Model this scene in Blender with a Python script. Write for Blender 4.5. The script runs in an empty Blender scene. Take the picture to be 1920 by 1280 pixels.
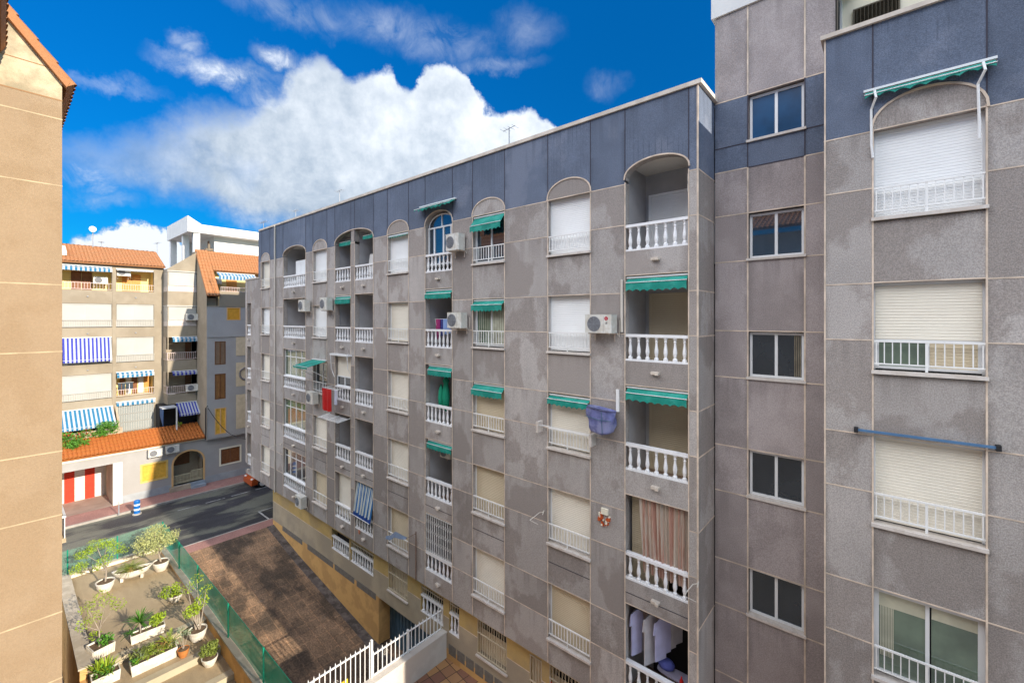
import bpy, math, random
from mathutils import Vector
R = math.radians
rnd = random.Random(7)
sc = bpy.context.scene
COL = sc.collection

# ------------------------------------------------------------------ camera, world, sun, exposure
cam_d = bpy.data.cameras.new('camera'); cam = bpy.data.objects.new('camera', cam_d); COL.objects.link(cam)
cam.location = (0, 0, 0); cam.rotation_euler = (R(90), 0, R(40.695))
cam_d.sensor_width = 36.0; cam_d.lens = 36.0 * 825.6 / 1920; cam_d.shift_y = -43.0 / 1920
cam_d.clip_start = 0.05; cam_d.clip_end = 2000
sc.camera = cam
sc.view_settings.view_transform = 'Standard'; sc.view_settings.look = 'None'
sc.view_settings.gamma = 1.0; sc.view_settings.use_curve_mapping = False
sc.view_settings.exposure = 1.42
SUN_EL, SUN_AZ = R(22), R(5)

def sky_world():
    w = bpy.data.worlds.new('World'); sc.world = w; w.use_nodes = True
    nt = w.node_tree; N = nt.nodes; L = nt.links; N.clear()
    def n(t, **k):
        o = N.new(t)
        for a, b in k.items(): setattr(o, a, b)
        return o
    def put(s, v):
        if isinstance(v, bpy.types.NodeSocket): L.new(v, s)
        else: s.default_value = v
    def M(op, a, b=0.0, c=None, clamp=False):
        o = n('ShaderNodeMath', operation=op, use_clamp=clamp)
        put(o.inputs[0], a); put(o.inputs[1], b)
        if c is not None: put(o.inputs[2], c)
        return o.outputs[0]
    def mr(v, a, b, c=0.0, d=1.0, smooth=False):
        o = n('ShaderNodeMapRange'); o.interpolation_type = 'SMOOTHSTEP' if smooth else 'LINEAR'
        put(o.inputs[0], v)
        for i, q in enumerate((a, b, c, d)): put(o.inputs[i + 1], q)
        return o.outputs[0]
    def noise(vec, scale, detail, rough=.55, dist=0.0):
        o = n('ShaderNodeTexNoise'); L.new(vec, o.inputs['Vector'])
        o.inputs['Scale'].default_value = scale; o.inputs['Detail'].default_value = detail
        o.inputs['Roughness'].default_value = rough; o.inputs['Distortion'].default_value = dist
        return o.outputs['Fac']
    out = n('ShaderNodeOutputWorld'); bg = n('ShaderNodeBackground')
    sky = n('ShaderNodeTexSky', sky_type='NISHITA', sun_disc=False, sun_elevation=SUN_EL, sun_rotation=R(90) - SUN_AZ)
    sky.air_density = 1.0; sky.dust_density = 0.3; sky.ozone_density = 3.0
    hs = n('ShaderNodeHueSaturation'); hs.inputs['Hue'].default_value = .492; hs.inputs['Saturation'].default_value = 1.35; hs.inputs['Value'].default_value = 1.0
    L.new(sky.outputs[0], hs.inputs['Color'])
    tc = n('ShaderNodeTexCoord'); g = tc.outputs['Generated']
    sx = n('ShaderNodeSeparateXYZ'); L.new(g, sx.inputs[0])
    az0 = M('ARCTAN2', sx.outputs[0], sx.outputs[1])
    hyp = M('SQRT', M('ADD', M('MULTIPLY', sx.outputs[0], sx.outputs[0]), M('MULTIPLY', sx.outputs[1], sx.outputs[1])))
    s0 = M('DIVIDE', sx.outputs[2], M('MAXIMUM', hyp, .02))
    # billowy warp of the direction so that outlines curl
    n1 = noise(g, 9, 6, .62); n2 = noise(g, 5.5, 6, .6); n3 = noise(g, 26, 5, .65)
    az = M('ADD', az0, M('MULTIPLY', M('SUBTRACT', n1, .5), .10))
    s = M('ADD', s0, M('ADD', M('MULTIPLY', M('SUBTRACT', n2, .5), .09), M('MULTIPLY', M('SUBTRACT', n3, .5), .055)))
    A0, A1 = -1.60, -0.55
    TT = [(-1.522, .262), (-1.505, .268), (-1.48, .275), (-1.454, .285), (-1.424, .300), (-1.399, .308), (-1.385, .317), (-1.358, .345), (-1.335, .368), (-1.306, .373), (-1.264, .383), (-1.228, .413), (-1.19, .453), (-1.161, .509), (-1.132, .538), (-1.106, .531), (-1.075, .495), (-1.026, .517), (-.976, .536), (-.959, .507), (-.931, .495), (-.902, .549), (-.876, .567), (-.843, .581), (-.816, .562), (-.801, .515), (-.759, .472), (-.716, .471), (-.662, .466), (-.632, .441), (-.608, .404), (-.59, .2)]
    BB = [(-1.59, .30), (-1.522, .258), (-1.505, .252), (-1.48, .243), (-1.454, .231), (-1.421, .227), (-1.385, .219), (-1.347, .213), (-1.306, .21), (-1.264, .201), (-1.219, .193), (-1.161, .187), (-1.015, .17), (-.608, .15)]
    def curve(pts, v):
        o = n('ShaderNodeFloatCurve'); c = o.mapping.curves[0]
        t = mr(az, A0, A1); L.new(t, o.inputs['Value'])
        P = [((a - A0) / (A1 - A0), q) for a, q in pts]
        c.points[0].location = (0, P[0][1]); c.points[1].location = (1, P[-1][1])
        for x, q in P: c.points.new(x, q)
        o.mapping.update()
        return o.outputs[0]
    T = curve(TT, 0); B = curve(BB, 0)
    sharp = mr(az, -1.35, -1.0, .045, .012)           # ragged on the left, crisp on the right
    up = mr(M('SUBTRACT', T, s), M('MULTIPLY', sharp, -1.0), sharp, smooth=True)
    lo = mr(M('SUBTRACT', s, B), -.03, .04, smooth=True)
    core = M('MULTIPLY', up, lo)
    thin = noise(g, 7, 5, .6)
    dens = M('MULTIPLY', core, mr(M('ADD', mr(az, -1.5, -1.0, 0, .55), thin), .30, .80, .38, 1.0))
    # smaller clouds and wisps: ellipses in azimuth and height, torn by stretched noise
    blobs = [(-1.306, .455, .085, .022, .75), (-1.22, .428, .05, .035, .6), (-1.19, .515, .05, .022, .75), (-1.35, .49, .03, .02, .5),
             (-.93, .63, .17, .05, .30), (-1.161, .62, .12, .035, .35), (-1.45, .395, .085, .014, .30), (-1.47, .232, .05, .025, .55), (-1.46, .197, .05, .018, .3),
             (-.68, .655, .07, .05, .2), (-.50, .517, .05, .03, .14), (-1.246, .46, .09, .028, .45), (-1.2, .25, .3, .03, .35), (-.75, .58, .10, .02, .25)]
    wn = noise(g, 14, 7, .68, .6)
    acc = None
    for a, q, ra, rs, st in blobs:
        d = M('SQRT', M('ADD', M('POWER', M('MULTIPLY', M('SUBTRACT', az, a), 1 / ra), 2.0), M('POWER', M('MULTIPLY', M('SUBTRACT', s, q), 1 / rs), 2.0)))
        v = M('MULTIPLY', mr(d, 1.45, .1, smooth=True), st)
        acc = v if acc is None else M('MAXIMUM', acc, v)
    wisps = M('MULTIPLY', acc, mr(wn, .36, .66, .1, 1.15), clamp=True)
    d2 = M('SQRT', M('ADD', M('POWER', M('MULTIPLY', M('ADD', az, 1.405), 1 / .085), 2.0), M('POWER', M('MULTIPLY', M('SUBTRACT', s, .105), 1 / .052), 2.0)))
    low = mr(d2, 1.08, .9, smooth=True)
    dens = M('MAXIMUM', M('MAXIMUM', dens, wisps), low, clamp=True)
    # whiteness: bright towers to the right and on the crests, grey-blue to the left and underneath
    h = M('DIVIDE', M('SUBTRACT', s, B), M('MAXIMUM', M('SUBTRACT', T, B), .03))
    bl = noise(g, 11, 5, .55)
    wh = M('ADD', M('ADD', mr(az, -1.25, -.80, .10, .58), M('MULTIPLY', h, .30)), M('ADD', M('MULTIPLY', M('SUBTRACT', bl, .5), 1.5), M('MULTIPLY', M('SUBTRACT', n3, .5), .8)), clamp=True)
    wh = M('MAXIMUM', wh, M('MULTIPLY', low, .85), clamp=True); wh = M('MAXIMUM', wh, M('MULTIPLY', wisps, 1.3), clamp=True)
    cc = n('ShaderNodeMix', data_type='RGBA'); put(cc.inputs[0], wh)
    cc.inputs[6].default_value = (1.25, 1.60, 2.05, 1); cc.inputs[7].default_value = (3.3, 3.5, 3.75, 1)
    mx = n('ShaderNodeMix', data_type='RGBA'); put(mx.inputs[0], dens)
    tint = n('ShaderNodeMix', data_type='RGBA', blend_type='MULTIPLY'); tint.inputs[0].default_value = 1.0
    lift = n('ShaderNodeCombineColor'); lf = mr(s0, .15, .95, 1.0, 2.1); put(lift.inputs[0], M('MULTIPLY', lf, .5)); put(lift.inputs[1], lf); put(lift.inputs[2], mr(s0, .15, .95, 1.0, 1.8))
    lm = n('ShaderNodeMix', data_type='RGBA', blend_type='MULTIPLY'); lm.inputs[0].default_value = 1.0; L.new(hs.outputs[0], lm.inputs[6]); L.new(lift.outputs[0], lm.inputs[7])
    L.new(lm.outputs[2], tint.inputs[6]); tint.inputs[7].default_value = (0.02, 0.225, 0.37, 1)
    L.new(tint.outputs[2], mx.inputs[6]); L.new(cc.outputs[2], mx.inputs[7])
    # unseen broken cloud added behind the viewer, extra bright to fill the shaded facade
    fill_cov = M('MULTIPLY', mr(sx.outputs[1], -.04, -.26, smooth=True), mr(noise(g, 2.3, 5, .6), .34, .50, smooth=True)); fill_cov = M('MULTIPLY', M('MULTIPLY', fill_cov, mr(s0, .34, .75, smooth=True)), mr(sx.outputs[2], .66, .90, 1.0, .35, smooth=True))
    bc = n('ShaderNodeMix', data_type='RGBA'); put(bc.inputs[0], fill_cov); L.new(mx.outputs[2], bc.inputs[6]); bc.inputs[7].default_value = (14.2, 14.6, 15.4, 1)
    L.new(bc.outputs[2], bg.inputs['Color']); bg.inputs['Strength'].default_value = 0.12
    L.new(bg.outputs[0], out.inputs['Surface'])
sky_world()
sl = bpy.data.lights.new('sun', 'SUN'); so = bpy.data.objects.new('sun', sl); COL.objects.link(so)
sl.energy = 2.8; sl.angle = R(.5); sl.color = (1.0, .90, .76)
so.rotation_euler = Vector((math.cos(SUN_EL) * math.cos(SUN_AZ), math.cos(SUN_EL) * math.sin(SUN_AZ), math.sin(SUN_EL))).to_track_quat('Z', 'Y').to_euler()
so.location = (30, 10, 30)

# ------------------------------------------------------------------ materials
MATS = {}
def mat(name, c, rough=.8, var=.12, vs=1.5, bump=0.0, bs=60, c2=None, stain=0.0, ss=.7, spec=.3, grain=0.0, gs=90, island=0.0, metal=0.0, tone=False, trans=0.0, lo=.45, hi=.58, stretch=(1, 1, 1), tonevar=0.0):
    """colour with slow variation (var), optional stains towards c2, fine grain, bump, per-island change"""
    if name in MATS: return MATS[name]
    m = bpy.data.materials.new(name); m.use_nodes = True; MATS[name] = m
    nt = m.node_tree; N = nt.nodes; L = nt.links
    b = N['Principled BSDF']; b.inputs['Roughness'].default_value = rough; b.inputs['Specular IOR Level'].default_value = spec; b.inputs['Metallic'].default_value = metal
    tc = N.new('ShaderNodeTexCoord'); vec = tc.outputs['Object']
    if stretch != (1, 1, 1) :
        mp = N.new('ShaderNodeMapping'); mp.inputs['Scale'].default_value = stretch; L.new(vec, mp.inputs[0]); vec = mp.outputs[0]
    tn = None
    if tone:
        at = N.new('ShaderNodeAttribute'); at.attribute_name = 'tone'; tn = at.outputs['Fac']
        cx = N.new('ShaderNodeCombineXYZ'); mm = N.new('ShaderNodeMath'); mm.operation = 'MULTIPLY'; mm.inputs[1].default_value = 37; L.new(tn, mm.inputs[0])
        for i in range(3): L.new(mm.outputs[0], cx.inputs[i])
        va = N.new('ShaderNodeVectorMath'); va.operation = 'ADD'; L.new(vec, va.inputs[0]); L.new(cx.outputs[0], va.inputs[1]); vec = va.outputs[0]
    def noise(scale, det=4, r=.55):
        o = N.new('ShaderNodeTexNoise'); L.new(vec, o.inputs['Vector']); o.inputs['Scale'].default_value = scale; o.inputs['Detail'].default_value = det; o.inputs['Roughness'].default_value = r
        return o.outputs['Fac']
    def mix(f, a, bb, blend='MIX'):
        o = N.new('ShaderNodeMix'); o.data_type = 'RGBA'; o.blend_type = blend
        for s, v in ((o.inputs[0], f), (o.inputs[6], a), (o.inputs[7], bb)):
            if isinstance(v, bpy.types.NodeSocket): L.new(v, s)
            elif isinstance(v, tuple): s.default_value = (*v, 1)
            else: s.default_value = v
        return o.outputs[2]
    def ramp(v, a, bb, c_=0.0, d=1.0):
        o = N.new('ShaderNodeMapRange'); o.interpolation_type = 'SMOOTHSTEP'; L.new(v, o.inputs[0])
        for i, q in enumerate((a, bb, c_, d)): o.inputs[i + 1].default_value = q
        return o.outputs[0]
    dk = tuple(x * (1 - var) for x in c); lt = tuple(min(1, x * (1 + var)) for x in c)
    col = mix(ramp(noise(vs), .3, .7), dk, lt)
    if stain and c2:
        f = ramp(noise(ss, 5, .6), lo, hi, 0, stain); col = mix(f, col, c2)
    if tone:
        uvn = N.new('ShaderNodeAttribute'); uvn.attribute_name = 'puv'; sp = N.new('ShaderNodeSeparateXYZ'); L.new(uvn.outputs['Vector'], sp.inputs[0])
        def mth(op, a, bb):
            o = N.new('ShaderNodeMath'); o.operation = op
            for s, v in ((o.inputs[0], a), (o.inputs[1], bb)):
                if isinstance(v, bpy.types.NodeSocket): L.new(v, s)
                else: s.default_value = v
            return o.outputs[0]
        ed = mth('MINIMUM', sp.outputs[0], mth('SUBTRACT', 1.0, sp.outputs[0]))
        mpz = N.new('ShaderNodeMapping'); mpz.inputs['Scale'].default_value = (5, 5, .35); L.new(vec, mpz.inputs[0])
        dn = N.new('ShaderNodeTexNoise'); L.new(mpz.outputs[0], dn.inputs['Vector']); dn.inputs['Scale'].default_value = 1.0; dn.inputs['Detail'].default_value = 4
        run = mth('MULTIPLY', ramp(dn.outputs['Fac'], .45, .62), ramp(sp.outputs[1], .35, 1.0, 0, .5))
        side = mth('MULTIPLY', ramp(ed, .16, .0), ramp(noise(1.3, 3), .42, .58, 0, .8))
        col = mix(mth('MINIMUM', mth('MAXIMUM', run, side), .8), col, tuple(x * .80 for x in (c2 or c)) if c2 and c2[0] < c[0] else tuple(x * .72 for x in c))
    if tone and tonevar:
        v = N.new('ShaderNodeMapRange'); L.new(tn, v.inputs[0]); v.inputs[3].default_value = 1 - tonevar; v.inputs[4].default_value = 1 + tonevar
        cc = N.new('ShaderNodeCombineColor')
        for i in range(3): L.new(v.outputs[0], cc.inputs[i])
        col = mix(1.0, col, cc.outputs[0], 'MULTIPLY')
    if grain:
        g = ramp(noise(gs, 2, .6), .32, .68, 1 - grain, 1 + grain)
        cc = N.new('ShaderNodeCombineColor')
        for i in range(3): L.new(g, cc.inputs[i])
        col = mix(1.0, col, cc.outputs[0], 'MULTIPLY')
    if island:
        ge = N.new('ShaderNodeNewGeometry'); v = N.new('ShaderNodeMapRange'); L.new(ge.outputs['Random Per Island'], v.inputs[0]); v.inputs[3].default_value = 1 - island; v.inputs[4].default_value = 1 + island
        cc = N.new('ShaderNodeCombineColor')
        for i in range(3): L.new(v.outputs[0], cc.inputs[i])
        col = mix(1.0, col, cc.outputs[0], 'MULTIPLY')
    L.new(col, b.inputs['Base Color'])
    if bump:
        bp = N.new('ShaderNodeBump'); bp.inputs['Strength'].default_value = bump; bp.inputs['Distance'].default_value = .02; L.new(noise(bs, 3, .6), bp.inputs['Height']); L.new(bp.outputs[0], b.inputs['Normal'])
    if trans:
        t = N.new('ShaderNodeBsdfTransparent'); ms = N.new('ShaderNodeMixShader'); o = N['Material Output']
        ms.inputs[0].default_value = trans; L.new(b.outputs[0], ms.inputs[1]); L.new(t.outputs[0], ms.inputs[2]); L.new(ms.outputs[0], o.inputs['Surface'])
    return m
def glass(name, c, refl=2.1, rough=.03, var=.3):
    m = mat(name, c, rough=.25, var=var, vs=1.2)
    nt = m.node_tree; N = nt.nodes; L = nt.links; o = N['Material Output']; b = N['Principled BSDF']
    gl = N.new('ShaderNodeBsdfGlossy'); gl.inputs['Roughness'].default_value = rough; gl.inputs['Color'].default_value = (.9, .95, 1, 1)
    fr = N.new('ShaderNodeFresnel'); fr.inputs['IOR'].default_value = refl
    ms = N.new('ShaderNodeMixShader'); L.new(fr.outputs[0], ms.inputs[0]); L.new(b.outputs[0], ms.inputs[1]); L.new(gl.outputs[0], ms.inputs[2]); L.new(ms.outputs[0], o.inputs['Surface'])
    return m
GR = mat('granite_render', (.415, .378, .350), .9, .08, 1.1, .6, 70, (.318, .280, .254), 1.0, .55, .15, .17, 55, tone=True, lo=.47, hi=.53, tonevar=.11, stretch=(1, 1, .7))
GRT = mat('granite_render_tower', (.365, .315, .300), .9, .10, 1.0, .6, 70, (.43, .375, .36), .8, .5, .15, .17, 55, tone=True, lo=.46, hi=.62, tonevar=.10)
BAND = mat('granite_band', (.132, .158, .212), .9, .10, 1.0, .6, 70, (.180, .203, .258), .75, .55, .15, .17, 55, tone=True, lo=.56, hi=.66, tonevar=.10)
JOINT = mat('joint_cream', (.62, .50, .39), .8, .22, 3)
JDARK = mat('joint_dark', (.05, .045, .06), .8, .08)
COPE = mat('coping_stone', (.62, .54, .45), .7, .15, 3)
LIMEW = mat('white_render', (.72, .70, .67), .85, .05, 1, .15, 60)
CREAMW = mat('cream_render', (.80, .74, .58), .85, .04, 1)
SHUT = mat('shutter_cream', (.80, .74, .62), .45, .05, .8, spec=.4)
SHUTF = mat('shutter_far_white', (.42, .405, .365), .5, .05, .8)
SHUTW = mat('shutter_white', (.86, .86, .84), .45, .04, .8, spec=.4)
SHUTB = mat('shutter_beige', (.62, .52, .36), .5, .05, .8, spec=.3)
WHITE = mat('white_enamel', (.80, .79, .76), .35, .04, 2, spec=.4)
BALU = mat('white_baluster', (.80, .79, .78), .6, .05, 3, c2=(.55, .50, .42), stain=.4, ss=3, lo=.55, hi=.75)
ALU = mat('white_aluminium', (.74, .74, .73), .3, .03, 2, spec=.5)
SILL = mat('sill_stone', (.66, .60, .54), .6, .12, 4, c2=(.40, .34, .28), stain=.5, ss=4)
RECESS = mat('balcony_plaster', (.44, .43, .43), .9, .1, 1.5, .2, 50, tone=True)
CEIL = mat('balcony_ceiling', (.74, .70, .62), .9, .05)
TILEF = mat('balcony_floor_tile', (.30, .20, .14), .5, .1)
GLD = glass('dark_glass', (.018, .022, .026), 1.6)
GLB = glass('sky_painted_glass', (.010, .055, .13), 1.5)  # reflected sky blue is put into the base colour of the pane
GLR = glass('mirror_glass', (.012, .03, .05), 2.1)
GLG = glass('green_glass', (.11, .15, .10), 1.9)
ACW = mat('air_conditioner_casing', (.66, .64, .58), .4, .05, 3, spec=.4, c2=(.45, .38, .28), stain=.35, ss=5)
ACG = mat('air_conditioner_grille', (.17, .17, .18), .5, .1)
RUST = mat('rusty_iron', (.19, .10, .06), .8, .3, 10)
GREEN = mat('awning_green', (.010, .235, .180), .75, .18, 2.5, .3, 14, (.05, .33, .26), .6, 3)
GREENL = mat('awning_green_pale', (.07, .34, .25), .75, .10, 3)
BLUES = mat('awning_blue', (.02, .085, .36), .8, .10, 3)
NAVY = mat('awning_navy', (.035, .045, .32), .8, .10, 3)
TEAL = mat('awning_teal_blue', (.02, .16, .30), .8, .10, 3)
AWHT = mat('awning_white', (.42, .44, .46), .8, .06, 3)
PIPE = mat('painted_pipe', (.60, .54, .46), .6, .05)
OCHRE = mat('ochre_render', (.52, .37, .15), .9, .12, .8, .3, 60, (.40, .30, .16), .7, .6, .15, .12, 60, lo=.45, hi=.6)
ORNG = mat('orange_plinth', (.68, .41, .16), .9, .08, .8, .3, 60, (.46, .27, .11), .7, .8, .15, .06, 60)
GFGREY = mat('grey_ground_render', (.42, .35, .25), .9, .10, .8, .3, 60, (.34, .29, .22), .8, .5, .15, .12, 60)
VENT = mat('vent_grey', (.17, .155, .135), .8, .15, 8)
BDOOR = mat('blue_sheet_door', (.065, .125, .185), .6, .15, 2, c2=(.11, .16, .20), stain=.6, ss=1.5)
WING = mat('apricot_render', (.325, .236, .152), .9, .05, .5, .4, 70, (.292, .205, .125), .6, 1.1, .1, .05, 45)
WINGC = mat('cream_gable_render', (.32, .265, .175), .9, .06, .8, .2, 60, (.62, .48, .32), .8, 1.0, .1, .05, 60)
WJNT = mat('wing_joint', (.46, .355, .225), .8, .15, 4)
WJD = mat('wing_joint_dark', (.30, .17, .08), .8, .05)
TILE = mat('clay_tile', (.38, .175, .075), .75, .10, 3, .2, 40, (.33, .125, .05), .4, 3, .2, .06, 30)
TILEO = mat('clay_tile_deep', (.42, .135, .03), .7, .12, 3, .2, 40, (.30, .085, .022), .5, 3, .25, .06, 30)
BACKG = mat('sandy_render', (.31, .262, .195), .9, .08, 1.0, .2, 40, (.26, .215, .155), .7, .45, .1, .06, 40)
BACKP = mat('pale_render', (.37, .355, .34), .9, .05, 1.0, .2, 40, (.35, .33, .305), .6, .45, .1, .06, 40)
BROWNR = mat('brown_render', (.44, .36, .26), .9, .10, 1.0, .2, 40, (.33, .26, .19), .7, .6, .1, .06, 40)
YEL = mat('yellow_render', (.72, .58, .26), .9, .05)
ODOOR = mat('orange_wood', (.58, .26, .06), .5, .12, 6)
BWOOD = mat('brown_wood', (.19, .075, .028), .5, .15, 6)
YWOOD = mat('yellow_wood', (.70, .40, .055), .5, .10, 6)
OTRIM = mat('orange_trim', (.66, .40, .17), .7, .06)
ASPH = mat('asphalt', (.042, .042, .047), .62, .25, .6, .4, 80, (.16, .16, .125), .9, .38, .4, .25, 60, lo=.47, hi=.58, stretch=(1.6, .55, 1))
PINK = mat('pink_paving', (.36, .19, .16), .85, .12, 2, .3, 30, (.26, .14, .12), .6, 1, grain=.15, gs=18)
CONC = mat('concrete_kerb', (.36, .33, .29), .85, .12, 3)
ROADW = mat('road_marking_white', (.42, .42, .40), .7, .12, 6, c2=(.10, .10, .10), stain=.8, ss=3)
ROADY = mat('road_marking_yellow', (.55, .40, .07), .7, .15, 6)
DRIVE = mat('drive_paving', (.36, .27, .22), .85, .10, 1, .3, 30, (.28, .20, .16), .6, .7)
TERR = mat('terrace_stone', (.39, .30, .185), .75, .06, .7, .2, 50, (.33, .25, .155), .7, 1.0, .2, .08, 25, stretch=(1, 3.5, 1), lo=.4, hi=.7)
RISER = mat('terrace_riser', (.44, .375, .26), .8, .06, 2)
CAPW = mat('terrace_cap', (.50, .43, .33), .8, .10, 2, .2, 40, (.36, .30, .22), .6, 1.5)
DIRTW = mat('white_painted_wall', (.62, .57, .50), .85, .06, .8, .15, 50, (.48, .42, .36), .6, .8)
RAMP = None
POTW = mat('pot_white', (.70, .66, .58), .7, .06, 4, .2, 30, (.50, .43, .33), .6, 4)
POTT = mat('pot_terracotta', (.46, .17, .045), .75, .10, 6)
SOIL = mat('potting_soil', (.13, .085, .05), .95, .3, 12)
BARK = mat('pale_bark', (.36, .30, .24), .9, .15, 10)
LEAFP = mat('pale_leaf', (.40, .42, .17), .6, .2, 6, island=.28, spec=.25)
LEAFY = mat('lime_leaf', (.26, .36, .025), .55, .2, 6, island=.30, spec=.25)
LEAFG = mat('green_leaf', (.07, .20, .02), .5, .2, 6, island=.35, spec=.3)
LEAFO = mat('olive_leaf', (.17, .21, .04), .55, .2, 6, island=.35, spec=.3)
LEAFB = mat('grey_leaf', (.20, .25, .15), .6, .2, 6, island=.3)
REDF = mat('red_flower', (.42, .06, .02), .7, .2, 6, island=.3)
FENG = mat('green_post', (.005, .24, .15), .5, .1, 4)
NET = mat('green_net', (.014, .46, .30), .7, .15, 2, trans=.28, c2=(.03, .48, .32), stain=.6, ss=1.2)
CLR = {}
def plain(name, c, rough=.7, **k): return mat(name, c, rough, .08, 4, **k)
BLUEC = plain('blue_cloth', (.045, .055, .22)); REDC = plain('red_cloth', (.50, .008, .006)); WHC = plain('white_cloth', (.62, .62, .72)); CRC = plain('cream_cloth', (.60, .50, .42))
CURT = mat('curtain_cloth', (.50, .42, .34), .9, .2, 3, c2=(.38, .15, .10), stain=.7, ss=2.2, stretch=(4, 4, .15))
BLK = plain('black_metal', (.02, .02, .022)); STEEL = plain('grey_steel', (.30, .31, .33), .4); BSTEEL = plain('blue_steel', (.08, .17, .30), .5)
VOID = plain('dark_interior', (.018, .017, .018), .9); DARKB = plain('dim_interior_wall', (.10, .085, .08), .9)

def ramp_material():
    m = mat('ramp_paving', (.25, .160, .098), .72, .2, 1.2, .5, 30, (.060, .045, .033), .9, .55, .35, .3, 14, lo=.42, hi=.60, stretch=(.8, 1.2, 1))
    nt = m.node_tree; N = nt.nodes; L = nt.links; b = N['Principled BSDF']
    src = b.inputs['Base Color'].links[0].from_socket
    tc = N.new('ShaderNodeTexCoord'); br = N.new('ShaderNodeTexBrick'); br.offset = 0; L.new(tc.outputs['Object'], br.inputs['Vector'])
    br.inputs['Scale'].default_value = 1; br.inputs['Brick Width'].default_value = .5; br.inputs['Row Height'].default_value = .5
    br.inputs['Mortar Size'].default_value = .018; br.inputs['Mortar Smooth'].default_value = .6; br.inputs['Bias'].default_value = 0
    br.inputs['Color1'].default_value = (.8, .8, .8, 1); br.inputs['Color2'].default_value = (1.25, 1.2, 1.15, 1); br.inputs['Mortar'].default_value = (1.75, 1.55, 1.35, 1)
    mx = N.new('ShaderNodeMix'); mx.data_type = 'RGBA'; mx.blend_type = 'MULTIPLY'; mx.inputs[0].default_value = .75
    L.new(src, mx.inputs[6]); L.new(br.outputs['Color'], mx.inputs[7])
    no = N.new('ShaderNodeTexNoise'); no.inputs['Scale'].default_value = 2.2; no.inputs['Detail'].default_value = 8; no.inputs['Roughness'].default_value = .75; L.new(tc.outputs['Object'], no.inputs['Vector'])
    mr = N.new('ShaderNodeMapRange'); L.new(no.outputs['Fac'], mr.inputs[0]); mr.inputs[1].default_value = .60; mr.inputs[2].default_value = .72; mr.inputs[4].default_value = .55
    m2 = N.new('ShaderNodeMix'); m2.data_type = 'RGBA'; L.new(mr.outputs[0], m2.inputs[0]); L.new(mx.outputs[2], m2.inputs[6]); m2.inputs[7].default_value = (.27, .24, .22, 1)
    L.new(m2.outputs[2], b.inputs['Base Color']); return m
RAMP = ramp_material()
def court_material():
    m = mat('courtyard_tile', (.24, .115, .065), .6, .1, 2, .2, 30)
    nt = m.node_tree; N = nt.nodes; L = nt.links; b = N['Principled BSDF']
    tc = N.new('ShaderNodeTexCoord'); mp = N.new('ShaderNodeMapping'); mp.inputs['Rotation'].default_value = (0, 0, R(8)); L.new(tc.outputs['Object'], mp.inputs[0])
    br = N.new('ShaderNodeTexBrick'); br.offset = 0; L.new(mp.outputs[0], br.inputs['Vector'])
    br.inputs['Scale'].default_value = 1; br.inputs['Brick Width'].default_value = .42; br.inputs['Row Height'].default_value = .42; br.inputs['Mortar Size'].default_value = .012
    br.inputs['Color1'].default_value = (.25, .12, .085, 1); br.inputs['Color2'].default_value = (.50, .28, .12, 1); br.inputs['Mortar'].default_value = (.06, .04, .03, 1)
    L.new(br.outputs['Color'], b.inputs['Base Color']); return m
COURT = court_material()

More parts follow.
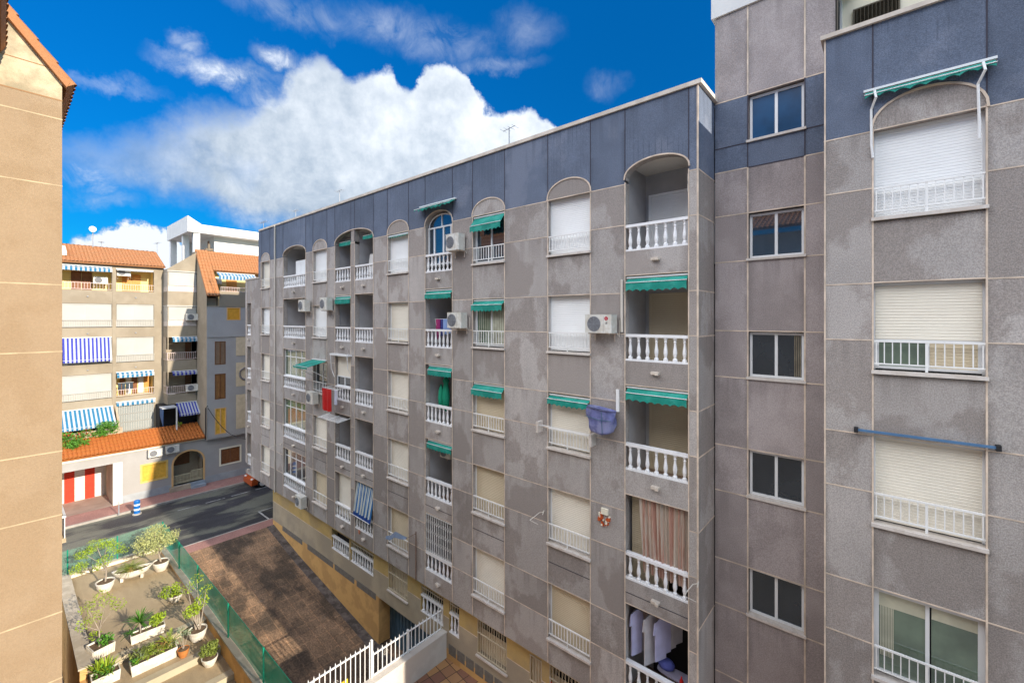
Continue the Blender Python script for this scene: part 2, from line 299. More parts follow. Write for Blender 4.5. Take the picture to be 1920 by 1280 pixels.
# ------------------------------------------------------------------ mesh helpers
def root_loc(o):
    while o.parent: o = o.parent
    return o.location
class MB:
    def __init__(s, T=None): s.v = []; s.f = []; s.m = []; s.t = []; s.uv = {}; s.T = T or (lambda p: p); s.tone = 0.0; s.uvon = False
    def add(s, pts, faces, mi=0):
        n = len(s.v); s.v += [s.T(p) for p in pts]
        for f in faces: s.f.append([n + i for i in f]); s.m.append(mi); s.t.append(s.tone)
    def poly(s, pts, mi=0): s.add(pts, [list(range(len(pts)))], mi)
    def box(s, x0, x1, y0, y1, z0, z1, mi=0):
        s.add([(x0, y0, z0), (x1, y0, z0), (x1, y1, z0), (x0, y1, z0), (x0, y0, z1), (x1, y0, z1), (x1, y1, z1), (x0, y1, z1)],
              [[0, 3, 2, 1], [4, 5, 6, 7], [0, 1, 5, 4], [1, 2, 6, 5], [2, 3, 7, 6], [3, 0, 4, 7]], mi)
    def prism(s, pts, d, mi=0):
        """extrude polygon pts by vector d"""
        n = len(pts); q = [tuple(a + b for a, b in zip(p, d)) for p in pts]
        s.add(list(pts) + q, [list(range(n - 1, -1, -1)), list(range(n, 2 * n))] + [[i, (i + 1) % n, n + (i + 1) % n, n + i] for i in range(n)], mi)
    def tube(s, pts, r, n=6, mi=0, r2=None):
        pts = [Vector(p) for p in pts]; rings = []; V = []
        for i, p in enumerate(pts):
            d = (pts[min(i + 1, len(pts) - 1)] - pts[max(i - 1, 0)]).normalized()
            a = d.cross(Vector((0, 0, 1)) if abs(d.z) < .9 else Vector((1, 0, 0))).normalized(); b = d.cross(a)
            rr = r if r2 is None else r + (r2 - r) * i / (len(pts) - 1)
            for k in range(n):
                t = 2 * math.pi * k / n; V.append(tuple(p + (a * math.cos(t) + b * math.sin(t)) * rr))
        F = [[i * n + k, i * n + (k + 1) % n, (i + 1) * n + (k + 1) % n, (i + 1) * n + k] for i in range(len(pts) - 1) for k in range(n)]
        F += [list(range(n - 1, -1, -1)), [(len(pts) - 1) * n + k for k in range(n)]]
        s.add(V, F, mi)
    def lathe(s, cx, cy, z0, prof, n=12, mi=0, sx=1, sy=1, square=()):
        V = []
        for j, (r, z) in enumerate(prof):
            for k in range(n):
                t = 2 * math.pi * (k + .5) / n
                q = 1.0
                if j in square: q = 1 / max(abs(math.cos(t)), abs(math.sin(t)))
                V.append((cx + r * q * math.cos(t) * sx, cy + r * q * math.sin(t) * sy, z0 + z))
        F = [[i * n + k, i * n + (k + 1) % n, (i + 1) * n + (k + 1) % n, (i + 1) * n + k] for i in range(len(prof) - 1) for k in range(n)]
        F += [list(range(n - 1, -1, -1)), [(len(prof) - 1) * n + k for k in range(n)]]
        s.add(V, F, mi)
    def build(s, name, mats, parent=None, smooth=False, kind=None):
        if not s.v: return None
        me = bpy.data.meshes.new(name); off = root_loc(parent) if parent else Vector((0, 0, 0))
        me.from_pydata([(a - off.x, b - off.y, c - off.z) for a, b, c in s.v], [], s.f)
        for mm in (mats if isinstance(mats, (list, tuple)) else [mats]): me.materials.append(mm)
        me.polygons.foreach_set('material_index', s.m)
        if any(s.t):
            at = me.attributes.new('tone', 'FLOAT', 'FACE'); at.data.foreach_set('value', s.t)
            pu = me.attributes.new('puv', 'FLOAT_VECTOR', 'CORNER'); vals = []
            for f in s.f: vals += ([0, 0, 0, 1, 0, 0, 1, 1, 0, 0, 1, 0] if (len(f) == 4 and s.uvon) else [.5, .3, 0] * len(f))
            pu.data.foreach_set('vector', vals)
        if smooth: me.polygons.foreach_set('use_smooth', [True] * len(me.polygons))
        me.validate(); me.update()
        o = bpy.data.objects.new(name, me); COL.objects.link(o)
        if parent: o.parent = parent
        if kind: o['kind'] = kind
        return o
def thing(name, label, cat, loc=(0, 0, 0), group=None):
    o = bpy.data.objects.new(name, None); COL.objects.link(o); o.location = loc; o.empty_display_size = .2
    o['label'] = label; o['category'] = cat
    if group: o['group'] = group
    return o
def tag(o, label, cat, group=None):
    o['label'] = label; o['category'] = cat
    if group: o['group'] = group
    return o
def dup(root, loc, label, group=None):
    r = root.copy(); COL.objects.link(r); r.location = loc; r['label'] = label
    if group: r['group'] = group
    for ch in list(root.children):
        c = ch.copy(); COL.objects.link(c); c.parent = r
        for g in list(ch.children):
            d = g.copy(); COL.objects.link(d); d.parent = c
    return r
def facing_x(X):            # local (u, w, z): u runs along +Y, w goes into the wall (-X)
    return lambda p: (X - p[1], p[0], p[2])

def shutter(mb, u0, u1, z0, z1, w, mi=0, pitch=.052):
    n = max(3, int((z1 - z0) / pitch)); h = (z1 - z0) / n
    for i in range(n):
        a = z0 + i * h
        mb.add([(u0, w, a), (u1, w, a), (u1, w - .007, a + h * .18), (u0, w - .007, a + h * .18), (u1, w - .008, a + h * .86), (u0, w - .008, a + h * .86), (u1, w - .001, a + h), (u0, w - .001, a + h)],
               [[0, 1, 2, 3], [3, 2, 4, 5], [5, 4, 6, 7]], mi)
def railing(mb, u0, u1, zb, zt, w, n, mi=0, drop=.14, r=.008):
    mb.box(u0, u1, w - .018, w + .018, zt - .03, zt, mi); mb.box(u0, u1, w - .012, w + .012, zb, zb + .025, mi)
    for i in range(n + 1):
        u = u0 + .03 + (u1 - u0 - .06) * i / n
        mid = i == n // 2
        q = .018 if mid else r
        mb.box(u - q, u + q, w - r, w + r, zb - (drop if mid else 0), zt - .03, mi)
BPROF = [(.05, 0), (.05, .05), (.028, .08), (.036, .12), (.05, .19), (.046, .26), (.030, .36), (.024, .44), (.034, .455), (.034, .475), (.026, .49), (.034, .52), (.045, .54), (.045, .57)]
def balustrade(mb, u0, u1, zb, zt, w, n, mi=0):
    h = zt - zb; mb.box(u0, u1, w - .06, w + .07, zt - .07, zt, mi); mb.box(u0, u1, w - .06, w + .07, zb, zb + .045, mi)
    k = (h - .115) / .57
    for i in range(n):
        u = u0 + (u1 - u0) * (i + .5) / n
        mb.lathe(u, w, zb + .045, [(r, z * k) for r, z in BPROF], 8, mi, square=(0, 1, 12, 13))
def frame(mb, u0, u1, z0, z1, w, t=.05, mulls=(), d=.05, mi=0, gi=1, trans=()):
    mb.box(u0, u0 + t, w - d, w, z0, z1, mi); mb.box(u1 - t, u1, w - d, w, z0, z1, mi)
    mb.box(u0 + t, u1 - t, w - d, w, z1 - t, z1, mi); mb.box(u0 + t, u1 - t, w - d, w, z0, z0 + t, mi)
    for m in mulls: mb.box(m - t * .55, m + t * .55, w - d + .003, w, z0 + t, z1 - t, mi)
    for m in trans: mb.box(u0 + t, u1 - t, w - d + .006, w, m - t * .4, m + t * .4, mi)
def pane(T, u0, u1, z0, z1, w, m, parent, name='pane'):
    b = MB(T); b.box(u0, u1, w, w + .01, z0, z1); return b.build(name, m, parent)
def scallop(u0, u1, zt, drop, n, w0, w1, top_w):
    """points of a hanging valance polygon (front face), scalloped bottom edge"""
    pts = [(u0, w0, zt), (u1, w0, zt)]; k = n * 4
    for i in range(k + 1):
        t = i / k; u = u1 + (u0 - u1) * t
        pts.append((u, w0, zt - drop + .045 * abs(math.sin(math.pi * t * n))))
    return pts
def awning(label, u0, u1, w, zt, proj, fall, val, T=None, mats=None, stripes=0, group='green awnings of the grey facade', arms=False, cass=True, n=None, loc=None, wav=0.0):
    """w = wall plane; fabric leaves the wall at zt, runs out proj and down fall, then a scalloped valance of height val"""
    T = T or (lambda p: p); mats = mats or [GREEN, GREEN]
    o = thing('awning', label, 'awning', T(((u0 + u1) / 2, w, zt)), group)
    f = MB(T); N = stripes or 8
    wf = w - .06 - proj
    for i in range(N):
        a = u0 + (u1 - u0) * i / N; b = u0 + (u1 - u0) * (i + 1) / N; mi = i % 2 if stripes else 0
        def zz(u): return zt - .03 - fall + wav * math.sin((u - u0) * 9) - .018 * math.sin(math.pi * (u - u0) / (u1 - u0)) + .006 * math.sin(u * 17)
        f.add([(a, w - .06, zt - .02), (b, w - .06, zt - .02), (b, wf, zz(b)), (a, wf, zz(a)), (a, w - .06, zt - .035), (b, w - .06, zt - .035), (b, wf, zz(b) - .015), (a, wf, zz(a) - .015)],
              [[0, 1, 2, 3], [7, 6, 5, 4], [0, 3, 7, 4], [1, 5, 6, 2]], mi)
        sc_ = max(1, round((n or 6) / N)) if not stripes else 1
        if val: f.prism(scallop(a, b, min(zz(a), zz(b)), val, sc_, wf - .006, 0, 0), (0, .008, 0), mi)
    f.build('fabric', mats, o)
    if cass:
        c = MB(T); c.box(u0 - .02, u1 + .02, w - .075, w - .01, zt - .005, zt + .035); c.build('cassette', ALU, o)
    b = MB(T); b.tube([(u0 - .01, wf - .004, zt - .018 - fall), (u1 + .01, wf - .004, zt - .018 - fall)], .010, 6); b.build('front_bar', ALU, o)
    if arms:
        for e in (u0 + .06, u1 - .06):
            a = MB(T); a.tube([(e, w - .02, zt - arms), (e, wf, zt - .05 - fall)], .015, 6); a.build('arm', WHITE, o)
    return o
def air_conditioner(label, u, w, z, width=.72, h=.5, T=None, d=.30, logo=False, group='air conditioners on the facades'):
    """u,z = centre; w = wall plane"""
    T = T or (lambda p: p)
    o = thing('air_conditioner', label, 'air conditioner', T((u, w, z - h / 2)), group)
    a, b = u - width / 2, u + width / 2; f = w - .09 - d
    m = MB(T); c = .015
    m.prism([(a, f + c, z - h / 2), (a, w - .09, z - h / 2), (b, w - .09, z - h / 2), (b, f + c, z - h / 2), (b - c, f, z - h / 2), (a + c, f, z - h / 2)], (0, 0, h))
    m.box(a - .006, b + .006, f - .004, w - .088, z + h / 2, z + h / 2 + .012)
    m.box(b - width * .30, b - width * .294, f - .003, f, z - h / 2 + .02, z + h / 2 - .02, 1)
    m.build('casing', [ACW, ACG], o)
    g = MB(T); cx = a + width * .35; r = min(h * .42, width * .31)
    ring = [(cx + r * math.cos(t * math.pi / 12), f - .003, z + r * math.sin(t * math.pi / 12)) for t in range(24)]
    g.poly(ring[::-1], 0)
    for q in (.97, .8, .62, .44, .26):
        g.tube([(cx + r * q * math.cos(t * math.pi / 10), f - .010, z + r * q * math.sin(t * math.pi / 10)) for t in range(21)], .004, 4, 1)
    for t in range(8): g.tube([(cx, f - .010, z), (cx + r * math.cos(t * math.pi / 4), f - .010, z + r * math.sin(t * math.pi / 4))], .004, 4, 1)
    g.lathe(0, 0, 0, [(0.001, 0), (.001, .001)], 3, 1) if False else None
    g.build('fan_grille', [ACG, STEEL], o)
    br = MB(T)
    for e in (a + .1, b - .1):
        br.box(e - .015, e + .015, f + .03, w, z - h / 2 - .03, z - h / 2); br.box(e - .015, e + .015, w - .03, w, z - h / 2 - .22, z - h / 2 - .03)
    br.build('bracket', CRC, o)
    p = MB(T); p.tube([(b - .03, w - .05, z - h / 2), (b + .04, w - .04, z - h / 2 - .10), (b + .05, w - .03, z - h * .4), (b + .04, w - .02, z + .1)], .012, 5); p.build('hose', PIPE, o)
    if logo:
        l = MB(T); lx, lz = b - width * .19, z + h * .30
        l.poly([(lx + .052 * math.cos(-t * math.pi / 9), f - .004, lz + .052 * math.sin(-t * math.pi / 9)) for t in range(18)], 0)
        l.box(lx - .006, lx + .0, f - .006, f - .004, lz - .03, lz + .03, 1); l.box(lx, lx + .02, f - .006, f - .004, lz - .03, lz - .024, 1)
        lz -= .115
        l.box(lx - .03, lx - .02, f - .006, f - .003, lz - .025, lz + .025, 2); l.box(lx - .03, lx - .006, f - .006, f - .003, lz - .025, lz - .016, 2)
        l.box(lx + .004, lx + .013, f - .006, f - .003, lz - .025, lz + .025, 2); l.box(lx + .004, lx + .03, f - .006, f - .003, lz + .016, lz + .025, 2)
        l.box(lx + .004, lx + .03, f - .006, f - .003, lz - .025, lz - .016, 2); l.box(lx + .021, lx + .03, f - .006, f - .003, lz - .018, lz + .002, 2); l.box(lx + .014, lx + .03, f - .006, f - .003, lz - .004, lz + .004, 2)
        l.build('logo', [plain('logo_red', (.45, .01, .03)), WHITE, plain('logo_grey', (.15, .14, .14))], o)
    return o
def tiles(mb, A, Bp, C, D, pitch=.22, course=.36, amp=.06, mi=0, mi2=0):
    """corrugated clay tiles; A-B eave, D-C ridge (A under D)"""
    A, Bp, C, D = map(Vector, (A, Bp, C, D)); n = max(2, round((Bp - A).length / pitch)); m = max(2, round((D - A).length / course))
    nr = (Bp - A).cross(D - A).normalized()
    if nr.z < 0: nr = -nr
    per = 8; V = []; F = []
    rows = []
    for j in range(m): rows += [(j / m, .022), ((j + .98) / m, .0)]
    W = n * per + 1
    jit = [rnd.uniform(-.004, .004) for _ in range(n * 2 + 4)]
    for j, (t, lift) in enumerate(rows):
        for i in range(W):
            s = i / (W - 1); p = (A.lerp(Bp, s)).lerp(D.lerp(C, s), t)
            h = amp * abs(math.sin(math.pi * i / per)) ** .8
            if i % per == 0: h = -.01
            V.append(tuple(p + nr * (h + lift + jit[(i // per + 3 * (j // 2)) % len(jit)])))
    for j in range(len(rows) - 1):
        for i in range(W - 1): F.append([j * W + i, j * W + i + 1, (j + 1) * W + i + 1, (j + 1) * W + i])
    mb.add(V, F, mi)
    e = tuple(nr * -.05); 
    mb.add([tuple(A + nr * .02), tuple(Bp + nr * .02), tuple(C), tuple(D), tuple(A - nr * .09), tuple(Bp - nr * .09), tuple(C - nr * .09), tuple(D - nr * .09)],
           [[4, 5, 6, 7], [0, 1, 5, 4], [1, 2, 6, 5], [3, 0, 4, 7], [2, 3, 7, 6]], mi2)

# ------------------------------------------------------------------ ground, street, ramp (the setting)
def struct(name, mb, m): o = mb.build(name, m); o['kind'] = 'structure'; return o
GZ = -12.4
b = MB(); b.box(-300, 300, -300, 300, -16.2, -16.0); struct('ground', b, CONC)
b = MB(); b.box(-37.2, -29.2, -45, 70, GZ - .3, GZ - .12); struct('road', b, ASPH)
b = MB(); b.box(-60, -37.32, -45, 70, GZ - .3, GZ); struct('pavement', b, PINK)
b = MB(); b.box(-37.32, -37.2, -45, 70, GZ - .3, GZ + .004); b.box(-29.2, -29.09, -45, 70, GZ - .3, GZ + .004); struct('kerb', b, CONC)
b = MB(); b.box(-29.09, -28.15, -45, 70, GZ - .3, GZ); struct('pavement', b, PINK)
b = MB()
y = 7.55
while y < 40: b.box(-35.30, -35.22, y, y + 1.15, GZ - .12, GZ - .115); y += 1.55
b.box(-31.15, -31.05, 10.9, 16, GZ - .12, GZ - .115); b.box(-31.05, -29.25, 10.9, 11.0, GZ - .12, GZ - .115)
struct('road_marking', b, ROADW)
b = MB(); b.box(-29.42, -29.30, 5.5, 60, GZ - .12, GZ - .115); struct('road_marking', b, ROADY)
# ramp down to the garage: a sloping sheet, then level
b = MB()
rx = [(-28.15, GZ), (-24.8, -13.05), (-17.2, -14.15), (-16.0, -14.25), (-12.7, -14.3)]
for (x0, z0), (x1, z1) in zip(rx, rx[1:]): b.add([(x0, 5.5, z0), (x1, 5.5, z1), (x1, 11.4, z1), (x0, 11.4, z0), (x0, 5.5, z0 - .3), (x1, 5.5, z1 - .3), (x1, 11.4, z1 - .3), (x0, 11.4, z0 - .3)], [[0, 1, 2, 3], [0, 4, 5, 1], [3, 2, 6, 7]])
struct('ramp', b, RAMP)
b = MB()
for (x0, z0), (x1, z1) in zip(rx, rx[1:]):
    b.add([(x0, 10.35, z0 + .012), (x1, 10.35, z1 + .012), (x1, 10.78, z1 + .012), (x0, 10.78, z0 + .012)], [[0, 1, 2, 3]])
struct('gutter_strip', b, mat('dark_concrete', (.12, .10, .09), .8, .25, 4, c2=(.05, .04, .035), stain=.8, ss=2.5))
b = MB(); b.box(-12.5, 6, 5.1, 11.2, -12.7, -12.5); struct('courtyard_floor', b, COURT)
b = MB(); b.box(-27.9, 6, .3, 1.7, -15.2, -15.0); struct('alley_floor', b, DRIVE)

# ------------------------------------------------------------------ the long grey building
YD = 10.5
ROWZ = [.65 + 2.8 - 2.8 * k for k in range(6)]           # window heads / joint lines
RAILZ = [2.40 - 2.8 * k for k in range(6)]
COLS = dict(A=(-29.40, -28.09, 'w'), B=(-26.19, -23.37, 'b'), C=(-22.53, -21.05, 'w'), D=(-20.26, -18.78, 'b'), D2=(-18.45, -16.92, 'b'), E=(-15.84, -14.41, 'w'),
            F=(-13.37, -11.83, 'b'), G=(-10.80, -9.34, 'w'), H=(-7.64, -6.21, 'w'), I=(-5.19, -3.58, 'b'), R=(-.25, 1.19, 'w'), L=(-31.80, -31.10, 'l'))
ZBOT = -10.1
main = thing('apartment_building', 'long grey granite rendered apartment block with dark top band and arched balconies', 'building', (-14, 10.5, GZ))
wall = MB(); wall.uvon = True; jt = MB()
def tone(): return .02 + .96 * rnd.random()
def panel(u0, u1, z0, z1, mi=0, y=YD, mb=None):
    mb = mb or wall
    mb.tone = tone(); mb.add([(u0, y, z0), (u1, y, z0), (u1, y, z1), (u0, y, z1)], [[0, 1, 2, 3]], mi)
def hj(u0, u1, z, mi=0, y=YD, t=.022): jt.box(u0, u1, y - .006, y + .01, z - t / 2, z + t / 2, mi)
def vj(u, z0, z1, mi=0, y=YD, t=.026): jt.box(u - t / 2, u + t / 2, y - .008, y + .01, z0, z1, mi)
def reveal(u0, u1, z0, z1, d=.24, mi=0, y=YD, top=True):
    wall.tone = tone()
    wall.add([(u0, y, z0), (u0, y + d, z0), (u0, y + d, z1), (u0, y, z1)], [[0, 1, 2, 3]], mi)
    wall.add([(u1, y, z0), (u1, y + d, z0), (u1, y + d, z1), (u1, y, z1)], [[0, 3, 2, 1]], mi)
    wall.add([(u0, y, z0), (u1, y, z0), (u1, y + d, z0), (u0, y + d, z0)], [[0, 1, 2, 3]], mi)
    if top: wall.add([(u0, y, z1), (u1, y, z1), (u1, y + d, z1), (u0, y + d, z1)], [[0, 3, 2, 1]], mi)
def arc_pts(u0, u1, z, rise, n=16):
    c, h = (u0 + u1) / 2, (u1 - u0) / 2
    return [(c - h * math.cos(math.pi * i / n), z + rise * math.sin(math.pi * i / n) ** .85) for i in range(n + 1)]
def arch_head(u0, u1, z, rise, kind, ztop=5.4, trim=True):
    zc = z + rise + .02; P = arc_pts(u0, u1, z, rise)
    t1 = tone(); t2 = tone()
    for (a, za), (c, zb) in zip(P, P[1:]):
        wall.tone = t1; wall.add([(a, YD, za), (c, YD, zb), (c, YD, ztop), (a, YD, ztop)], [[0, 1, 2, 3]], 1)
        if kind == 'w': wall.tone = t2; wall.add([(a, YD, z), (c, YD, z), (c, YD, zb), (a, YD, za)], [[0, 1, 2, 3]], 0)
        else:
            wall.tone = t2; wall.add([(a, YD, za), (c, YD, zb), (c, YD + .22, zb), (a, YD + .22, za)], [[0, 1, 2, 3]], 0)
            wall.add([(a, YD + .22, za), (c, YD + .22, zb), (c, YD + .22, z + rise + .3), (a, YD + .22, z + rise + .3)], [[3, 2, 1, 0]], 0)
    if trim:
        t = .036
        V = []; F = []
        c, h = (u0 + u1) / 2, (u1 - u0) / 2
        for i, (a, za) in enumerate(P):
            n = Vector((a - c, 0, (za - z) * h / max(rise, .1))); n = n.normalized() if n.length else Vector((0, 0, 1))
            o_ = (a + n.x * t, za + n.z * t)
            V += [(a, YD - .022, za), (o_[0], YD - .022, o_[1]), (a, YD + .02, za), (o_[0], YD + .02, o_[1])]
        for i in range(len(P) - 1):
            k = 4 * i; F += [[k, k + 4, k + 5, k + 1], [k + 1, k + 5, k + 7, k + 3], [k + 2, k + 6, k + 4, k]]
        m = MB(); m.add(V, F); return m
# openings list: order along the facade
order = ['A', 'B', 'C', 'D', 'D2', 'E', 'F', 'G', 'H', 'I']
edges = [-29.66] + [e for k in order for e in COLS[k][:2]] + [-3.36]
def pier(u0, u1):
    z = ZBOT; lines = sorted([q for k in range(5) for q in (ROWZ[k], RAILZ[k]) if q > ZBOT])
    zs = [ZBOT] + lines
    for a, c in zip(zs, zs[1:]): panel(u0, u1, a, c)
    if u0 != -18.78: panel(u0, u1, 3.45, 5.4, 1)
    for q in lines[:-1]: hj(u0, u1, q)
    hj(u0, u1, 3.45)
for i in range(0, len(edges) - 1, 2): pier(edges[i], edges[i + 1])
for key in order:
    u0, u1, kd = COLS[key]
    for k in range(5):
        if kd == 'w':
            lo_, hi_ = 1.77 - 2.8 * k, ROWZ[k]; nxt = ROWZ[k + 1] if k < 4 else ZBOT
        else:
            lo_ = 1.72 - 2.8 * k; hi_ = 3.89 - 2.8 * k; nxt = hi_ - 2.8 if k < 4 else ZBOT
            if k == 4: hi_ = hi_
        panel(u0, u1, nxt, lo_)
        reveal(u0, u1, lo_, min(hi_, 3.5), top=(k > 0 or kd == 'w'))
        if k < 4: hj(u0, u1, nxt + .012)
    hj(u0, u1, -7.12 if kd == 'w' else -7.02, 1, t=.016)
    for u in (u0, u1):
        vj(u, ZBOT, 3.5); vj(u, 3.5, 5.4, 1, t=.02)
heads = []
for key in order:
    u0, u1, kd = COLS[key]
    if kd == 'w': heads.append(arch_head(u0, u1, 3.45, .50, 'w')); hj(u0, u1, 3.46)
    elif key == 'D':
        heads.append(arch_head(-20.26, -16.92, 3.52, .52, 'b'))
    elif key == 'D2': pass
    elif key == 'B': heads.append(arch_head(u0, u1, 3.52, .44, 'b'))
    elif key == 'F': heads.append(arch_head(u0, u1, 3.45, .50, 'b'))
    else: heads.append(arch_head(u0, u1, 3.56, .42, 'b'))
# post between the twin balconies stands proud of nothing: fill its head up to the arch
wall.tone = .4; wall.add([(-18.78, YD + .004, 3.4), (-18.45, YD + .004, 3.4), (-18.45, YD + .004, 4.02), (-18.78, YD + .004, 4.02)], [[0, 1, 2, 3]], 0)
wall.add([(-18.78, YD, 3.4), (-18.78, YD + .24, 3.4), (-18.78, YD + .24, 4.1), (-18.78, YD, 4.1)], [[0, 1, 2, 3]], 0); wall.add([(-18.45, YD, 3.4), (-18.45, YD + .24, 3.4), (-18.45, YD + .24, 4.1), (-18.45, YD, 4.1)], [[0, 1, 2, 3]], 0)
# lower wing at the far end
for a, c in ((-32.1, -31.80), (-31.10, -29.66)):
    zs = [-10.1 if a > -31.5 else -9.4] + sorted([q for k in range(1, 5) for q in (ROWZ[k], RAILZ[k])]) + [2.5]
    zs = [z for z in zs if z >= zs[0]]
    for p, q in zip(zs, zs[1:]): panel(a, c, p, q)
for k in range(1, 5):
    hi_ = 3.89 - 2.8 * k - .1; lo_ = 1.72 - 2.8 * k; up_ = lo_ + 2.8 if k > 1 else 2.5
    panel(-31.80, -31.10, hi_ if k > 1 else hi_, up_); reveal(-31.8, -31.1, lo_, hi_)
panel(-31.8, -31.1, -9.4, 1.72 - 11.2)
for u in (-31.8, -31.1): vj(u, -9.4, 2.5)
# return walls, flat roof, end wall, soffit, back
def slab(mb, *a, mi=0): mb.tone = tone(); mb.box(*a, mi)
for z0, z1 in [(ZBOT, -7.2)] + [(p, q) for p, q in zip([-7.2, -4.95, -3.22, -2.15, -.42, .65, 2.4], [-4.95, -3.22, -2.15, -.42, .65, 2.4, 3.45])]:
    wall.tone = tone(); wall.add([(-3.36, YD, z0), (-3.36, 11.7, z0), (-3.36, 11.7, z1), (-3.36, YD, z1)], [[0, 1, 2, 3]], 0)
    jt.box(-3.362, -3.354, YD, 11.7, z1 - .014, z1 + .014, 0)
wall.tone = tone(); wall.add([(-3.36, YD, 3.45), (-3.36, 11.7, 3.45), (-3.36, 11.7, 5.4), (-3.36, YD, 5.4)], [[0, 1, 2, 3]], 1)
vj(-3.375, ZBOT, 5.4, y=YD - .004, t=.04)
slab(wall, -29.66, -3.40, YD + .01, 24, 5.25, 5.38, mi=2)
slab(wall, -32.1, -29.66, YD + .01, 24, 2.38, 2.5, mi=2)
slab(wall, -29.9, -29.66, YD + .012, 24, 2.5, 5.4, mi=1); slab(wall, -32.1, -31.9, YD + .01, 24, -9.4, 2.38)
slab(wall, -32.1, -28.2, YD + .01, 24, -10.1, -9.9, mi=0)
slab(wall, -28.2, -3.4, YD + .02, 11.0, -10.1, -10.0, mi=0)
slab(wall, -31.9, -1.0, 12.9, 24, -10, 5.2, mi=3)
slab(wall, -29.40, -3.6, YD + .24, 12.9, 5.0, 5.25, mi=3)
wall.build('wall', [GR, BAND, CEIL, VOID], main)
jt.build('joint_strip', [JOINT, JDARK], main)
cp = MB(); cp.box(-29.72, -3.28, YD - .05, YD + .28, 5.4, 5.50); cp.box(-29.72, -29.50, YD + .28, 24, 5.4, 5.5); cp.box(-3.50, -3.28, YD + .28, 11.9, 5.4, 5.5)
cp.box(-32.16, -29.72, YD - .04, YD + .24, 2.5, 2.57)
cp.build('parapet_coping', COPE, main)
for h in heads:
    if h: h.build('arch_trim', JOINT, main)

def window(key, k, kind='shutter', m=None, mesh_rail=False, n=12):
    u0, u1, _ = COLS[key]; zt = ROWZ[k]; zs = 1.86 - 2.8 * k; w = YD + .17; m = m or SHUT
    f = MB(); f.box(u0, u0 + .035, w - .03, w + .03, zs, zt); f.box(u1 - .035, u1, w - .03, w + .03, zs, zt); f.box(u0 + .035, u1 - .035, w - .03, w + .03, zt - .05, zt)
    f.box(u0, u1, w + .05, w + .07, zs - .08, zt, 1)
    o = f.build('window', [ALU, VOID], main)
    if kind == 'shutter':
        s = MB(); shutter(s, u0 + .035, u1 - .035, zs + .01, zt - .05, w); s.build('shutter', m, o)
    else:
        g0 = zs + .02; g1 = zt - .06
        if kind == 'half': g1 = RAILZ[k] + .02
        if kind in ('half', 'low'):
            s = MB(); shutter(s, u0 + .035, u1 - .035, g1, zt - .05, w - .03); s.build('shutter', m, o)
        q = MB(); mid = (u0 + u1) / 2
        frame(q, u0 + .035, u1 - .035, g0, g1, w + .02, .05, [mid + .02]); q.build('sash', ALU, o)
        gm = GLG if kind in ('curtain', 'half', 'green') else (GLR if key == 'G' else GLD)
        pane(None, u0 + .08, mid, g0 + .05, g1 - .05, w - .005, gm, o)
        if kind == 'half':
            s = MB(); shutter(s, mid + .05, u1 - .06, g0 + .04, g1 - .04, w - .01); s.build('shutter', SHUTB, o)
        elif kind == 'curtain':
            s = MB(); 
            for i in range(26): 
                a = u0 + .09 + (u1 - u0 - .18) * i / 26
                s.add([(a, w + .0, g0 + .06), (a + .05, w - .012 * (i % 2), g0 + .06), (a + .05, w - .012 * (i % 2), g1 - .06), (a, w, g1 - .06)], [[0, 1, 2, 3]])
            s.build('curtain', mat('net_curtain', (.42, .42, .32), .8, .15, 5), o)
        else: pane(None, mid + .07, u1 - .08, g0 + .05, g1 - .05, w - .005, gm, o)
        if kind == 'green':
            s = MB(); s.box(u0 + .085, mid - .01, w - .012, w - .006, g1 - .30, g1 - .055); s.box(mid + .075, u1 - .085, w - .012, w - .006, g1 - .26, g1 - .055)
            for i in range(9): a = u0 + .10 + i * .022; s.box(a, a + .014, w - .011, w - .006, g0 + .3, g1 - .30)
            s.build('blind', mat('blind_cloth', (.50, .48, .36), .8, .12, 3), o)
    r = MB(); railing(r, u0 + .02, u1 - .01, zs + .10, RAILZ[k], YD + .02, n, drop=.10); r.build('railing', WHITE, o)
    s = MB(); s.box(u0 - .02, u1 + .02, YD - .07, YD + .20, zs - .07, zs - .012); s.build('sill', SILL, o)
    return o
